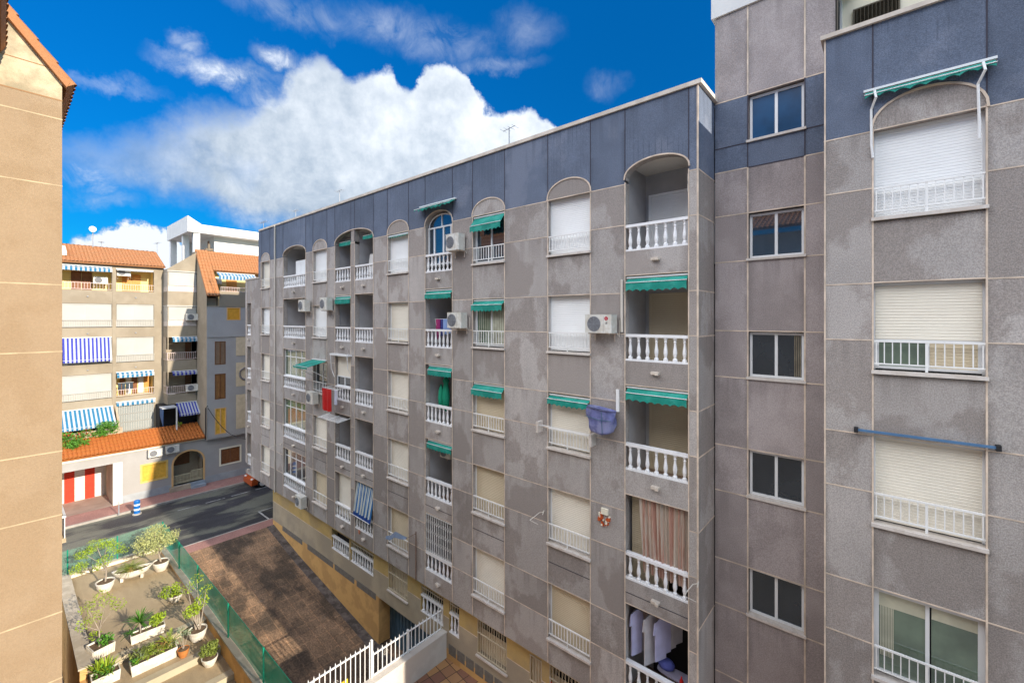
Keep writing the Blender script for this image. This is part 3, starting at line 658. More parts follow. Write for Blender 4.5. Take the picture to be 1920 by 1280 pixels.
def balcony(key, k, back='dark', baluster=None, side=None, box=True, dep=1.45, door=(.30, 1.0)):
    u0, u1, _ = COLS[key]; zt = 3.89 - 2.8 * k; zf = 1.40 - 2.8 * k; zb = 1.72 - 2.8 * k
    if key == 'L': zt -= .1
    y0, y1 = YD + .24, YD + dep
    zc = zt + (.14 if k == 0 else .0)
    m = MB(); m.tone = tone()
    a, c = u0 - .08, u1 + .08
    m.add([(a, y0, zf), (a, y1, zf), (a, y1, zc), (a, y0, zc)], [[0, 1, 2, 3]]); m.add([(c, y0, zf), (c, y1, zf), (c, y1, zc), (c, y0, zc)], [[0, 3, 2, 1]])
    m.add([(a, y1, zf), (c, y1, zf), (c, y1, zc), (a, y1, zc)], [[0, 1, 2, 3]])
    m.add([(a, y0, zc), (c, y0, zc), (c, y1, zc), (a, y1, zc)], [[0, 3, 2, 1]], 1)
    m.add([(a, y0, zf), (c, y0, zf), (c, y1, zf), (a, y1, zf)], [[0, 1, 2, 3]], 2)
    for e in (u0, u1):     # jamb returns closing the little gap beside the opening
        q = -.08 if e == u0 else .08
        m.add([(e, y0, zf), (e + q, y0, zf), (e + q, y0, zc), (e, y0, zc)], [[0, 1, 2, 3]])
    o = m.build('balcony', [RECESS, CEIL, TILEF], main)
    w = u1 - u0; n = baluster or max(3, round(w / .235))
    bb = MB(); balustrade(bb, u0, u1, zb, RAILZ[k], YD + .07, n); bb.build('balustrade', BALU, o)
    d0, d1 = u0 + w * door[0], u0 + w * door[1]
    d = MB()
    if back == 'shutter':
        frame(d, d0 - .04, d1, zf, zf + 2.1, y1 - .01, .05, [], .05); shutter(d, d0 + .01, d1 - .05, zf + .05, zf + 2.05, y1 - .03)
        d.build('shutter_door', SHUTB if k else SHUTW, o)
    elif back == 'doors':
        mid = (d0 + d1) / 2
        for e0, e1 in ((d0, mid), (mid, d1)):
            frame(d, e0, e1, zf, zf + 2.05, y1 - .01, .07, [], .06); shutter(d, e0 + .07, e1 - .07, zf + .07, zf + 1.98, y1 - .03)
        d.build('shutter_door', SHUTW, o)
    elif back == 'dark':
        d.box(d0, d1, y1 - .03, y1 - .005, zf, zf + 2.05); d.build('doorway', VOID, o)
    elif back == 'glass':
        frame(d, d0, d1, zf, zf + 2.05, y1 - .01, .06, [(d0 + d1) / 2], .05); f = d.build('door_frame', ALU, o)
        pane(None, d0 + .06, d1 - .06, zf + .06, zf + 2.0, y1 - .03, GLD, o)
    s = MB(); s.lathe(0, 0, 0, [(.02, 0), (.02, .01)], 4) if False else None
    dz = RAILZ[k] - .95
    c0 = (u0 + u1) / 2 + .02; s.box(c0 - .10, c0 + .10, YD - .10, YD + .01, dz - .02, dz + .045); s.box(c0 + .02, c0 + .10, YD - .14, YD - .10, dz - .03, dz + .035)
    s.build('drain_spout', COPE, o)
    return o
def glazing(parent, key, k, panes=4, m=None, curtain=False):
    u0, u1, _ = COLS[key]; z0 = RAILZ[k] + .0; z1 = 3.89 - 2.8 * k; y = YD + .16
    q = MB(); w = u1 - u0
    frame(q, u0, u1, z0, z1, y, .055, [u0 + w * i / panes for i in range(1, panes)], .05, trans=[z1 - .42]); q.build('glazing_frame', ALU, parent)
    for i in range(panes):
        a = u0 + w * i / panes + .03; b_ = u0 + w * (i + 1) / panes - .03
        pane(None, a, b_, z0 + .05, z1 - .05, y - .03, m or GLG, parent)
# windows
for k in range(5):
    window('A', k, 'shutter' if k != 1 else 'low', SHUT, n=9) if k != 1 else window('A', 1, 'shutter', SHUTW, n=9)
    window('C', k, 'glass' if k == 2 else 'shutter', [SHUTW, SHUTW, None, SHUT, SHUTB][k], n=9)
    window('E', k, 'shutter', [SHUTW, SHUT, SHUT, SHUT, SHUTB][k], n=12)
    window('G', k, ['glass', 'curtain', 'shutter', 'shutter', 'shutter'][k], [None, None, SHUTB, SHUTB, SHUT][k], n=12)
    window('H', k, 'shutter', [SHUTW, SHUTW, SHUT, SHUT, SHUTB][k], n=13)
B0 = balcony('B', 0, 'dark', door=(.6, .95)); balcony('B', 1, 'none')
for k in (2, 3, 4):
    o = balcony('B', k, 'none'); glazing(o, 'B', k, 4, GLG if k != 4 else GLD)
balcony('D', 0, 'dark'); balcony('D', 1, 'dark', door=(.55, 1)); 
o = balcony('D', 2, 'none'); s = MB(); shutter(s, -20.2, -18.84, -2.72, -1.75, YD + .12); s.build('shutter', SHUT, o)
q = MB(); frame(q, -20.22, -18.82, RAILZ[2], -2.72, YD + .14, .05, [-19.5]); q.build('glazing_frame', ALU, o); pane(None, -20.17, -18.87, RAILZ[2] + .05, -2.77, YD + .12, GLD, o)
balcony('D', 3, 'dark', door=(.1, .9))
o = balcony('D', 4, 'none'); s = MB(); shutter(s, -20.2, -18.84, RAILZ[4] - .6, 3.85 - 11.2, YD + .2); s.build('shutter', SHUT, o)
for k in range(5): balcony('D2', k, ['dark', 'none', 'none', 'none', 'shutter'][k], door=(.45, 1))
for k in range(5):
    o = balcony('F', k, ['none', 'dark', 'dark', 'dark', 'dark'][k], door=(.5, 1), baluster=7)
    if k == 0:
        q = MB(); u0, u1 = COLS['F'][:2]
        z1 = 3.42; P = arc_pts(u0 + .04, u1 - .04, z1, .45)
        frame(q, u0, u1, 2.0, z1, YD + .2, .055, [u0 + .35, (u0 + u1) / 2 + .1, u1 - .25], .05)
        q.tube([(a, YD + .18, z) for a, z in P], .03, 4); q.box((u0 + u1) / 2 - .02, (u0 + u1) / 2 + .02, YD + .16, YD + .19, z1, z1 + .43); q.build('glazing_frame', ALU, o)
        g = MB(); g.poly([(a, YD + .19, z) for a, z in P[::-1]]); g.box(u0 + .02, u1 - .02, YD + .185, YD + .195, 2.0, z1 + .001); g.build('pane', GLR, o)
    if k == 4:
        q = MB(); u0, u1 = COLS['F'][:2]; z0, z1 = RAILZ[4] + .02, 3.86 - 11.2
        for i in range(13):
            a = u0 + .03 + (u1 - u0 - .06) * i / 12; q.box(a - .008, a + .008, YD + .02, YD + .036, z0, z1)
            if i < 12:
                c = a + (u1 - u0 - .06) / 24
                zz = z0
                while zz < z1 - .12:
                    q.tube([(a, YD + .02, zz), (c, YD + .02, zz + .09), (a, YD + .02, zz + .18)], .006, 3); q.tube([(2 * c - a, YD + .02, zz), (c, YD + .02, zz + .09), (2 * c - a, YD + .02, zz + .18)], .006, 3); zz += .36
        q.box(u0, u1, YD + .01, YD + .045, z1 - .03, z1); q.box(u0, u1, YD + .01, YD + .045, z0 - .01, z0 + .03); q.build('folding_grille', WHITE, o)
balcony('I', 0, 'doors', door=(.02, 1.4)); balcony('I', 1, 'shutter', door=(.05, 1.0)); balcony('I', 2, 'shutter', door=(.05, 1.0)); o = balcony('I', 3, 'shutter', door=(-.02, .6)); s = MB(); shutter(s, -5.18, -4.2, -6.9, -4.6, YD + .40); s.build('shutter', SHUTB, o); balcony('I', 4, 'dark', door=(.1, 1))
for k in range(1, 5): balcony('L', k, 'dark', door=(.3, 1), dep=1.2)
# ------------ stair tower
YT = 11.7
tw = MB(); tw.uvon = True; tj = MB(); wall2 = wall
TU = [-3.34, -2.6, -1.45, -.9]
def tp(u0, u1, z0, z1, mi): tw.tone = tone(); tw.add([(u0, YT, z0), (u1, YT, z0), (u1, YT, z1), (u0, YT, z1)], [[0, 1, 2, 3]], mi)
tops = [5.36 - 2.83 * k for k in range(7)]; bots = [t - 1.14 for t in tops]
def band(z): return 1 if 3.62 < z < 5.36 else 0
for (u0, u1) in ((TU[0], TU[1]), (TU[2], TU[3])):
    zs = sorted(tops + bots + [3.62, 7.5, -14.0]); zs = [z for z in zs if z >= -14]
    for a, c in zip(zs, zs[1:]):
        tp(u0, u1, a, c, band((a + c) / 2))
        if c < 7.4: mi = 1 if band(c - .05) and band(c + .05) else 0; tj.box(u0, u1, YT - .006, YT + .01, c - .013, c + .013, mi)
for k in range(7):
    nt_ = bots[k]; z1 = nt_; z0 = tops[k + 1] if k < 6 else -14
    if k == 0: tp(TU[1], TU[2], 3.62, z1, 1); tp(TU[1], TU[2], z0, 3.62, 0); tj.box(TU[1], TU[2], YT - .006, YT + .01, 3.607, 3.633, 1)
    else: tp(TU[1], TU[2], z0, z1, 0)
    for u, s_ in ((TU[1], 1), (TU[2], -1)): tw.add([(u, YT, bots[k]), (u, YT + .2, bots[k]), (u, YT + .2, tops[k]), (u, YT, tops[k])], [[0, 1, 2, 3]])
    tw.add([(TU[1], YT, tops[k]), (TU[2], YT, tops[k]), (TU[2], YT + .2, tops[k]), (TU[1], YT + .2, tops[k])], [[0, 3, 2, 1]])
    tj.box(TU[1], TU[2], YT - .006, YT + .01, tops[k] - .01, tops[k] + .016, 0)
tp(TU[1], TU[2], 5.36, 7.5, 0)
for u in TU[1:3]:
    tj.box(u - .016, u + .016, YT - .008, YT + .01, -14, 3.62, 0); tj.box(u - .012, u + .012, YT - .008, YT + .01, 3.62, 5.36, 1); tj.box(u - .016, u + .016, YT - .008, YT + .01, 5.36, 7.5, 0)
tw.tone = .5; tw.box(-3.34, -.9, YT + .3, 20, -14, 5.0, 2); tw.box(-3.34, -3.2, YT + .01, 20, 5.0, 7.5, 0); tw.box(-3.34, -.9, YT + .01, 20, 7.3, 7.5, 0); tw.box(-3.2, -.9, YT + .3, 20, 5.0, 7.3, 2)
tw.build('wall', [GRT, BAND, VOID], main); tj.build('joint_strip', [JOINT, JDARK], main)
at = MB(); at.box(-3.42, -.6, YT - .05, 20, 7.5, 11); at.build('attic_wall', LIMEW, main)
for k in range(7):
    u0, u1 = TU[1] + .02, TU[2] - .02; z0, z1 = bots[k] + .05, tops[k] - .03
    q = MB(); frame(q, u0, u1, z0, z1, YT + .17, .055, [(u0 + u1) / 2], .06); o = q.build('window', ALU, main)
    mid = (u0 + u1) / 2; gm = GLB if k == 0 else (GLR if k == 1 else GLD)
    pane(None, u0 + .05, mid - .02, z0 + .05, z1 - .05, YT + .14, gm, o); pane(None, mid + .02, u1 - .05, z0 + .05, z1 - .05, YT + .145, gm, o)
    if k in (2, 5):
        s = MB()
        for i in range(4): s.box(u1 - .20 + i * .035, u1 - .178 + i * .035, YT + .132, YT + .138, z0 + .06, z1 - .06 - .12 * (k == 5))
        s.build('curtain', mat('dull_curtain', (.20, .17, .12), .8, .2, 4), o)
    s = MB(); s.box(u0 - .05, u1 + .05, YT - .05, YT + .2, bots[k] - .01, bots[k] + .045); s.build('sill', SILL, o)
# ------------ right hand block
rb = MB(); rb.uvon = True; jt = MB()
wall = rb
RU = [-.99, -.25, 1.19, 6.0]
def rpier(u0, u1):
    lines = sorted([q for k in range(5) for q in (ROWZ[k] , RAILZ[k])]); zs = [-14.0] + lines
    for a, c in zip(zs, zs[1:]): panel(u0, u1, a, c)
    for q in lines: hj(u0, u1, q)
    panel(u0, u1, 3.45, 5.42, 1)
rpier(-.99, -.25); rpier(1.19, 2.0); rpier(2.0, 4.2); rpier(4.2, 6.0)
for u in (2.0, 4.2): vj(u, -14, 3.45); vj(u, 3.45, 5.42, 1, t=.02)
for k in range(5):
    lo_ = 1.77 - 2.8 * k; nxt = ROWZ[k + 1] if k < 4 else -14
    panel(-.25, 1.19, nxt, lo_); reveal(-.25, 1.19, lo_, ROWZ[k]); hj(-.25, 1.19, ROWZ[k] + .012)
h = arch_head(-.25, 1.19, 3.45, .56, 'w', 5.42)
for u in (-.25, 1.19): vj(u, -14, 3.5); vj(u, 3.5, 5.42, 1, t=.02)
vj(-.972, -14, 5.42)
rb.tone = .3; rb.add([(-.99, YD, -14), (-.99, 13, -14), (-.99, 13, 5.42), (-.99, YD, 5.42)], [[0, 3, 2, 1]], 0)
rb.box(-.98, 6, YD + .3, 16, -14, 5.3, 2); rb.box(6, 6.2, YD, 16, -14, 5.4, 0)
rb.build('wall', [GR, BAND, VOID], main); jt.build('joint_strip', [JOINT, JDARK], main); h.build('arch_trim', JOINT, main)
cp = MB(); cp.box(-1.04, 6.2, YD - .06, YD + .28, 5.42, 5.50); cp.box(-1.04, -.8, YD + .28, 13, 5.42, 5.50); cp.build('parapet_coping', COPE, main)
ph = MB(); ph.box(-.86, 6.0, 12.9, 20, 5.3, 9.5); ph.box(-1.0, -.86, 12.75, 20, 5.3, 9.5, 1); ph.build('penthouse_wall', [CREAMW, LIMEW], main)
lv = MB(); frame(lv, -.66, .16, 6.50, 7.12, 12.87, .03, [], .03)
for i in range(14):
    z = 6.53 + i * .041; lv.add([(-.63, 12.875, z), (.13, 12.875, z), (.13, 12.845, z + .022), (-.63, 12.845, z + .022)], [[0, 1, 2, 3]])
for i in range(1, 12): lv.box(-.66 + i * .068, -.652 + i * .068, 12.835, 12.845, 6.53, 7.09)
lv.box(-.66, .16, 12.88, 12.895, 6.5, 7.12, 1); lv.build('louvre', [plain('louvre_brown', (.12, .10, .07)), VOID], main)
for k in range(5): window('R', k, ['shutter', 'half', 'shutter', 'green', 'shutter'][k], [SHUTW, SHUT, SHUT, SHUT, SHUT][k], n=12)

# ------------ recessed ground storey
gy = 10.75; gw = MB()
GO = [(-21.06, -19.37, -11.4, -10.4), (-19.25, -17.32, -11.4, -10.4), (-16.17, -14.82, -11.45, -10.25), (-13.96, -12.62, -11.45, -10.4), (-12.29, -11.75, -11.5, -10.35), (-10.82, -9.47, -11.55, -10.3), (-8.52, -8.05, -12.45, -10.4), (-7.77, -6.4, -11.45, -10.3)]
PX = [-28.3, -16.9, -13.2, -12.5, 0]
us = sorted(set([-28.3, -12.6, -3.4] + [a for g_ in GO for a in g_[:2]] + [-16.9, -13.2]))
ZG = [-14.6, -12.12, -10.02]
def gcol(u0, u1):
    mid = (u0 + u1) / 2; hole = next((g_ for g_ in GO if g_[0] <= mid <= g_[1]), None)
    def q(a, c, mi): 
        if c > a: gw.add([(u0, gy, a), (u1, gy, a), (u1, gy, c), (u0, gy, c)], [[0, 1, 2, 3]], mi)
    base = -12.12
    if -16.9 < mid < -13.2: pass
    else: q(-14.6, base, 1)
    if hole:
        q(base, hole[2], 2); q(hole[3], -10.02, 0)
    else: q(base, -11.0, 2); q(-11.0, -10.02, 0)
for a, c in zip(us, us[1:]): gcol(a, c)
for u0, u1, z0, z1 in GO:
    gw.add([(u0, gy, z0), (u0, gy + .3, z0), (u0, gy + .3, z1), (u0, gy, z1)], [[0, 1, 2, 3]], 0); gw.add([(u1, gy, z0), (u1, gy + .3, z0), (u1, gy + .3, z1), (u1, gy, z1)], [[0, 3, 2, 1]], 0)
    gw.add([(u0, gy, z0), (u1, gy, z0), (u1, gy + .3, z0), (u0, gy + .3, z0)], [[0, 1, 2, 3]], 2); gw.box(u0, u1, gy + .3, gy + .32, z0, z1, 3)
gw.box(-28.3, -28.1, gy + .01, 24, -12.6, -10.02, 0)
gw.box(-28.1, -3.4, 12.2, 24, -14.6, -10.02, 3)
for u in (-16.9, -13.2): gw.box(u - (.0 if u < -15 else -.0), u + .02, gy + .005, gy + .6, -14.6, -12.12, 1)
gw.box(-16.9, -13.2, gy + .005, gy + .6, -12.14, -12.12, 2)
GWB = lambda: gw.build('ground_storey_wall', [OCHRE, ORNG, GFGREY, VOID, JOINT], main)
for a, c in zip(us, us[1:]):
    if not any(g_[0] <= (a + c) / 2 <= g_[1] for g_ in GO): gw.box(a, c, gy - .006, gy + .01, -11.01, -10.99, 4)
GWB()
for u0, u1 in ((-26.9, -24.3), (-23.7, -20.9), (-20.75, -18.9), (-18.7, -17.1)):
    n = max(1, round((u1 - u0) / .62)); w_ = (u1 - u0) / n; vt = MB()
    for i in range(n): vt.box(u0 + i * w_, u0 + (i + 1) * w_ - .02, gy - .01, gy + .01, -12.34, -12.06)
    vt.build('vent_panel', VENT, main)
for i in range(16):
    u = -12.3 + i * .46; vt = MB(); vt.box(u, u + .38, gy - .012, gy + .01, -12.28, -11.92); vt.build('vent_panel', VENT, main)
for i, (u0, u1, z0, z1) in enumerate(GO):
    q = MB(); rail = z0 + (z1 - z0) * .60
    if i in (0, 1, 3, 4):
        balustrade(q, u0, u1, z0, rail + .06, gy + .06, max(2, round((u1 - u0) / .21))); mm = BALU
        q.build('balustrade', BALU, main)
        if i:
            g2 = MB(); n = max(3, round((u1 - u0) / .13))
            for j in range(n + 1): a = u0 + .02 + (u1 - u0 - .04) * j / n; g2.box(a - .008, a + .008, gy + .04, gy + .056, rail + .06, z1 - .01)
            g2.box(u0, u1, gy + .035, gy + .06, z1 - .12, z1 - .09); g2.build('window_grille', plain('cream_iron', (.60, .52, .38)), main)
    else:
        n = max(4, round((u1 - u0) / .115))
        for j in range(n + 1): a = u0 + .02 + (u1 - u0 - .04) * j / n; q.box(a - .009, a + .009, gy + .0, gy + .018, z0 + .03, z1 - .01)
        for zz in (z0 + .05, rail, z1 - .04): q.box(u0, u1, gy - .008, gy + .024, zz - .014, zz + .014)
        for j in range(0, n, 2):
            a = u0 + .02 + (u1 - u0 - .04) * j / n; d = (u1 - u0 - .04) / n
            q.tube([(a, gy + .01, rail), (a + d, gy + .01, (rail + z1) / 2), (a, gy + .01, z1 - .05)], .006, 3)
        o = q.build('window_grille', plain('cream_iron', (.60, .52, .38)), main)
        s = MB(); shutter(s, u0, u1, z0, z1 - (.0 if i in (2, 6) else .45), gy + .2); s.build('shutter', SHUTB, main)
        s = MB(); s.box(u0 - .04, u1 + .04, gy - .06, gy + .02, z0 - .07, z0 - .01)
        if i != 6: s.build('sill', SILL, main)
# blue double sheet door at the foot of the ramp
q = MB()
for a, c in ((-16.88, -15.1), (-15.08, -13.22)):
    n = 15
    for i in range(n):
        x0 = a + (c - a) * i / n; x1 = a + (c - a) * (i + 1) / n; d = .025 if i % 2 else 0
        q.box(x0, x1, gy + .55 - d, gy + .6, -14.3, -12.16)
o = q.build('garage_door', BDOOR, main)
h_ = MB(); h_.box(-15.32, -15.2, gy + .49, gy + .55, -13.3, -13.05); h_.build('handle', BLK, o)

# ------------------------------------------------------------------ awnings on the grey facade
def bal_aw(key, k, label, fall=.12, proj=.12, val=.16, dz=0, arms=False, du=0.0, n=6):
    u0, u1, kd = COLS[key]; zt = (3.89 if kd == 'b' else 3.45) - 2.8 * k - .06 + dz
    return awning(label, u0 + .05 + du, u1 - .03, YD + .10, zt, proj, fall, val, n=n, arms=arms)
bal_aw('I', 1, 'green awning over the balcony just right of the air conditioner with red logo', .10, .10, .20)
bal_aw('I', 2, 'green awning over the balcony beside the blue wrapped bundle', .10, .10, .18, n=8)
bal_aw('H', 2, 'green awning above the shuttered window next to the blue wrapped bundle', .07, .14, .16, dz=-.02)
bal_aw('G', 0, 'green awning half let down over the arched top floor window right of the arched glazing', .28, .22, .20)
bal_aw('G', 1, 'green awning over the window with pale net curtains', .12, .16, .20)
bal_aw('G', 2, 'green awning over the slatted shutter two floors under the arched window mirroring roof tiles', .14, .16, .20)
bal_aw('F', 1, 'green awning over the narrow balcony hung with washing', .10, .10, .18, n=5)
bal_aw('F', 2, 'green awning over the narrow balcony with a folded green parasol', .12, .08, .20, du=.15, n=5)
bal_aw('F', 3, 'green awning over the narrow balcony with an air conditioner hanging inside', .08, .08, .18, du=.1, n=5)
bal_aw('E', 0, 'thin rolled green awning under the arch of a white shuttered top floor window', .02, .06, .04)
bal_aw('D', 1, 'green awning over the narrow balcony with a chair behind its balusters', .10, .08, .22, n=5)
awning('green awning folded inside the left half of the wide twin arch', -20.1, -18.85, YD + .5, 3.80, .30, .16, .18, n=5)
awning('green awning folded inside the right half of the wide twin arch', -18.0, -17.0, YD + .5, 3.86, .30, .14, .16, n=5)
awning('wrinkled green awning rolled on the wall above the arched glazed balcony', -13.62, -11.62, YD, 4.22, .26, .12, .06, n=4, wav=.03)
awning('green awning stretched far out on arms over the window left of the red towel', -22.50, -21.02, YD, .72 - 2.8, .95, .22, .10, arms=.85, n=5)
o = awning('long green awning rolled above the arch of the nearest white shutter, on bent white arms', -.36, 1.28, YD, 4.18, .10, .08, .045, n=2)
for e in (-.22, 1.13):
    a = MB(); a.tube([(e, YD - .18, 4.12), (e + .02, YD - .22, 3.98), (e - .05, YD - .10, 3.82), (e - .05 + (.0 if e < 0 else .02), YD - .05, 3.2), (e - .03, YD - .04, 2.95)], .020, 7); a.build('arm', WHITE, o)
o = thing('awning_bar', 'bare blue steel awning bar without cloth across the top of a beige shutter', 'awning bar', (.5, YD, -2.05))
b = MB(); b.box(-.50, 1.30, YD - .10, YD - .055, -2.09, -2.05); b.build('bar', BSTEEL, o)
b = MB(); b.box(-.52, -.46, YD - .12, YD, -2.12, -2.03); b.build('bracket', BLK, o); b = MB(); b.box(1.28, 1.34, YD - .12, YD, -2.12, -2.03); b.build('bracket', BLK, o)
o = thing('blind_hood', 'white blind box with side rails round the window behind the red towel', 'blind hood', (-19.5, YD, -1.9))
b = MB(); b.box(-20.35, -18.7, YD - .22, YD, -1.74, -1.66); b.build('hood', ALU, o)
b = MB(); b.tube([(-20.30, YD - .2, -1.74), (-20.30, YD - .16, -2.4), (-20.22, YD - .04, -2.8)], .02, 5); b.tube([(-18.76, YD - .2, -1.74), (-18.76, YD - .16, -2.3), (-18.80, YD - .04, -2.5)], .02, 5); b.build('side_rail', ALU, o)
# striped blue curtain on the fifth floor down
o = thing('striped_curtain', 'blue and white striped curtain blowing out over a balustrade', 'curtain', (-17.7, YD, -8.8))
b = MB(); n = 44
for i in range(n):
    a = -18.42 + 1.48 * i / n; c = a + 1.48 / n
    def yy(u, z): t = (-7.4 - z) / 1.5; return YD + .1 - .28 * t - .035 * math.sin(u * 22) * (0.3 + t)
    for j in range(6):
        z1 = -7.40 - .25 * j; z0 = z1 - .25
        def sk(u, z): return u + .10 * max(0, (-7.4 - z) / 1.5) * (1 if u < -17.7 else -.2)
        mi = 2 if j == 5 else (0 if (i // 2) % 2 else 1)
        if j == 5: z0 = z1 - .17
        b.add([(sk(a, z0), yy(a, z0), z0), (sk(c, z0), yy(c, z0), z0), (sk(c, z1), yy(c, z1), z1), (sk(a, z1), yy(a, z1), z1)], [[0, 1, 2, 3]], mi)
b.build('cloth', [mat('stripe_blue', (.03, .14, .34), .8), mat('stripe_white', (.56, .58, .52), .8), mat('curtain_hem_blue', (.02, .06, .24), .8)], o)
b = MB(); b.tube([(-18.46, YD - .26, -8.70), (-16.86, YD - .24, -8.76)], .015, 5); b.tube([(-18.46, YD - .26, -8.70), (-18.7, YD - .3, -8.85)], .015, 4); b.build('bottom_bar', WHITE, o)
# pink and beige curtain of the near balcony
o = thing('balcony_curtain', 'pink and beige striped curtain drawn across a balcony opening', 'curtain', (-4.2, YD + .12, -5.3))
b = MB(); n = 90
for i in range(n):
    f0, f1 = i / n, (i + 1) / n
    def pt(f, z):
        t = (-4.52 - z) / 1.9; a = -4.86 + .16 * t - .02; c = -3.64
        return (a + (c - a) * f, YD + .13 - .03 * math.sin(f * 70 + 2 * t) - .02 * math.sin(f * 31), z)
    for j in range(4):
        z1 = -4.56 - .46 * j - .0; z0 = z1 - .46
        b.add([pt(f0, z0), pt(f1, z0), pt(f1, z1), pt(f0, z1)], [[0, 1, 2, 3]])
b.build('cloth', CURT, o, smooth=True)
b = MB(); b.tube([(-5.1, YD + .12, -4.545), (-3.6, YD + .12, -4.545)], .012, 5); b.build('curtain_rod', STEEL, o)
# ------------------------------------------------------------------ air conditioners
air_conditioner('white air conditioner with round fan and red logo, left of a near balcony', -5.76, YD, -.14, .78, .47, logo=True)
air_conditioner('white air conditioner on brackets beside the arched glazed balcony of the top floor', -11.42, YD, 2.62, .66, .56)
air_conditioner('beige air conditioner beside the narrow balcony hung with washing', -11.32, YD, -.06, .70, .52)
air_conditioner('left one of the pair of air conditioners flanking a narrow shuttered window', -23.0, YD, .66, .72, .58)
air_conditioner('right one of the pair of air conditioners flanking a narrow shuttered window', -20.66, YD, .70, .70, .60)
air_conditioner('air conditioner standing under the far stretched green awning, left of the red towel', -22.1, YD, -3.98, .70, .58)
air_conditioner('air conditioner on the lowest floor at the far left end of the grey facade', -23.4, YD, -9.55, .70, .58)
air_conditioner('air conditioner hanging inside a narrow balcony behind a green awning', -12.75, YD + .75, -5.05, .6, .42, d=.22)
air_conditioner('air conditioner box tucked under the right corner of the near top floor arch', -3.60, YD + .62, 3.28, .26, .40, d=.2)
# ------------------------------------------------------------------ loose things hanging on the facade
o = thing('wrapped_bundle', 'faded blue cloth bag tied round an air conditioner on the wall', 'cloth bundle', (-5.75, 10.3, -2.9))
b = MB(); ns, nt_ = 26, 14; V = []
for j in range(nt_ + 1):
    v = j / nt_
    for i in range(ns):
        t = 2 * math.pi * i / ns; w_ = .42 * (1 - .30 * max(0, v - .35) ** 1.3 * 1.6); d_ = .19
        cx_, sy_ = math.cos(t), math.sin(t); q = (abs(cx_) ** 4 + abs(sy_) ** 4) ** -.25
        wr = 1 + .035 * math.sin(5 * t + 9 * v) + .03 * math.sin(11 * v + 3 * t)
        sk = .06 * v; sag = .10 * math.cos((cx_ * .9) * 1.6) * v
        if j == nt_: q *= .35
        V.append((-5.76 + sk + w_ * cx_ * q * wr * .92, YD - .24 + d_ * sy_ * q * wr, -2.35 - .60 * v - sag * .8 - .04 * cx_ * (1 - v)))
F = [[j * ns + i, j * ns + (i + 1) % ns, (j + 1) * ns + (i + 1) % ns, (j + 1) * ns + i] for j in range(nt_) for i in range(ns)] + [list(range(ns)), [nt_ * ns + i for i in range(ns)][::-1]]
b.add(V, F); b.build('cloth', mat('faded_blue_cloth', (.13, .14, .30), .85, .25, 5, .8, 9, (.26, .27, .42), .7, 3), o, smooth=True)
b = MB(); b.tube([(-6.1, YD - .45, -2.55), (-5.7, YD - .47, -2.61), (-5.35, YD - .44, -2.60)], .008, 4); b.tube([(-5.62, YD - .46, -2.38), (-5.60, YD - .45, -2.95)], .008, 4); b.build('cord', plain('green_cord', (.05, .12, .16)), o)
o = tag((lambda m: m.build('conduit', WHITE))((lambda m: (m.box(-5.42, -5.34, YD - .05, YD + .0, -2.42, -1.84), m)[1])(MB())), 'short white plastic conduit on the wall above the blue bundle', 'conduit')
o = tag((lambda m: m.build('downpipe', PIPE))((lambda m: (m.tube([(-5.26, YD - .04, 1.0), (-5.26, YD - .04, -.35)], .035, 8), m)[1])(MB())), 'thin pale pipe running down the left edge of the balcony by the logo unit', 'pipe')
o = tag((lambda m: m.build('downpipe', PIPE))((lambda m: (m.tube([(-27.23, YD - .05, 5.45), (-27.23, YD - .05, -10.1)], .045, 8), m)[1])(MB())), 'tall cream downpipe near the far end of the grey facade', 'pipe')
# red towel on its rack
o = thing('drying_rack', 'folding rail fixed outside the window, carrying the red towel', 'drying rack', (-20.2, YD, -3.3))
b = MB()
for d_ in (.25, .38, .50): b.tube([(-20.55, YD - d_, -3.28), (-19.2, YD - d_, -3.28)], .008, 4)
for e in (-20.5, -19.25): b.tube([(e, YD, -3.25), (e, YD - .52, -3.28)], .010, 4)
b.build('rail', WHITE, o)
def cloth(name, label, cat, u0, u1, y, z0, z1, m, seed=0, sag=.03, group=None, T=None):
    b = MB(T); n = 14; K = 8; V = []
    for side in (0, 1):
        for j in range(K + 1):
            for i in range(n + 1):
                f = i / n; v = j / K; V.append((u0 + (u1 - u0) * f, y + side * .012 + .025 * math.sin(f * 14 + seed) * (.3 + v), z1 - (z1 - z0) * v - sag * math.sin(math.pi * f) * v))
    S = (n + 1) * (K + 1)
    F = [[j * (n + 1) + i, j * (n + 1) + i + 1, (j + 1) * (n + 1) + i + 1, (j + 1) * (n + 1) + i] for j in range(K) for i in range(n)]
    F += [[S + a for a in f[::-1]] for f in F]
    b.add(V, F); o = b.build(name, m, smooth=True); return tag(o, label, cat, group)
cloth('towel', 'bright red towel hanging on a rail outside a window', 'towel', -20.50, -19.62, YD - .52, -4.30, -3.28, REDC, 1)
cloth('pillowcase', 'small white cloth hanging behind the red towel', 'cloth', -19.55, -19.3, YD - .40, -3.95, -3.28, WHC, 2)
# horizontal white rack under the red towel
o = thing('drying_rack', 'flat white drying rack sticking out above the balcony with a dark interior', 'drying rack', (-19.6, YD, -4.7))
b = MB()
for i in range(9): b.tube([(-20.75, YD - .10 - .06 * i, -4.62 - .01 * i), (-18.85, YD - .10 - .06 * i, -4.62 - .01 * i)], .010, 4)
for e in (-20.75, -19.8, -18.85): b.tube([(e, YD, -4.60), (e, YD - .62, -4.70)], .014, 4)
b.build('rack', WHITE, o)
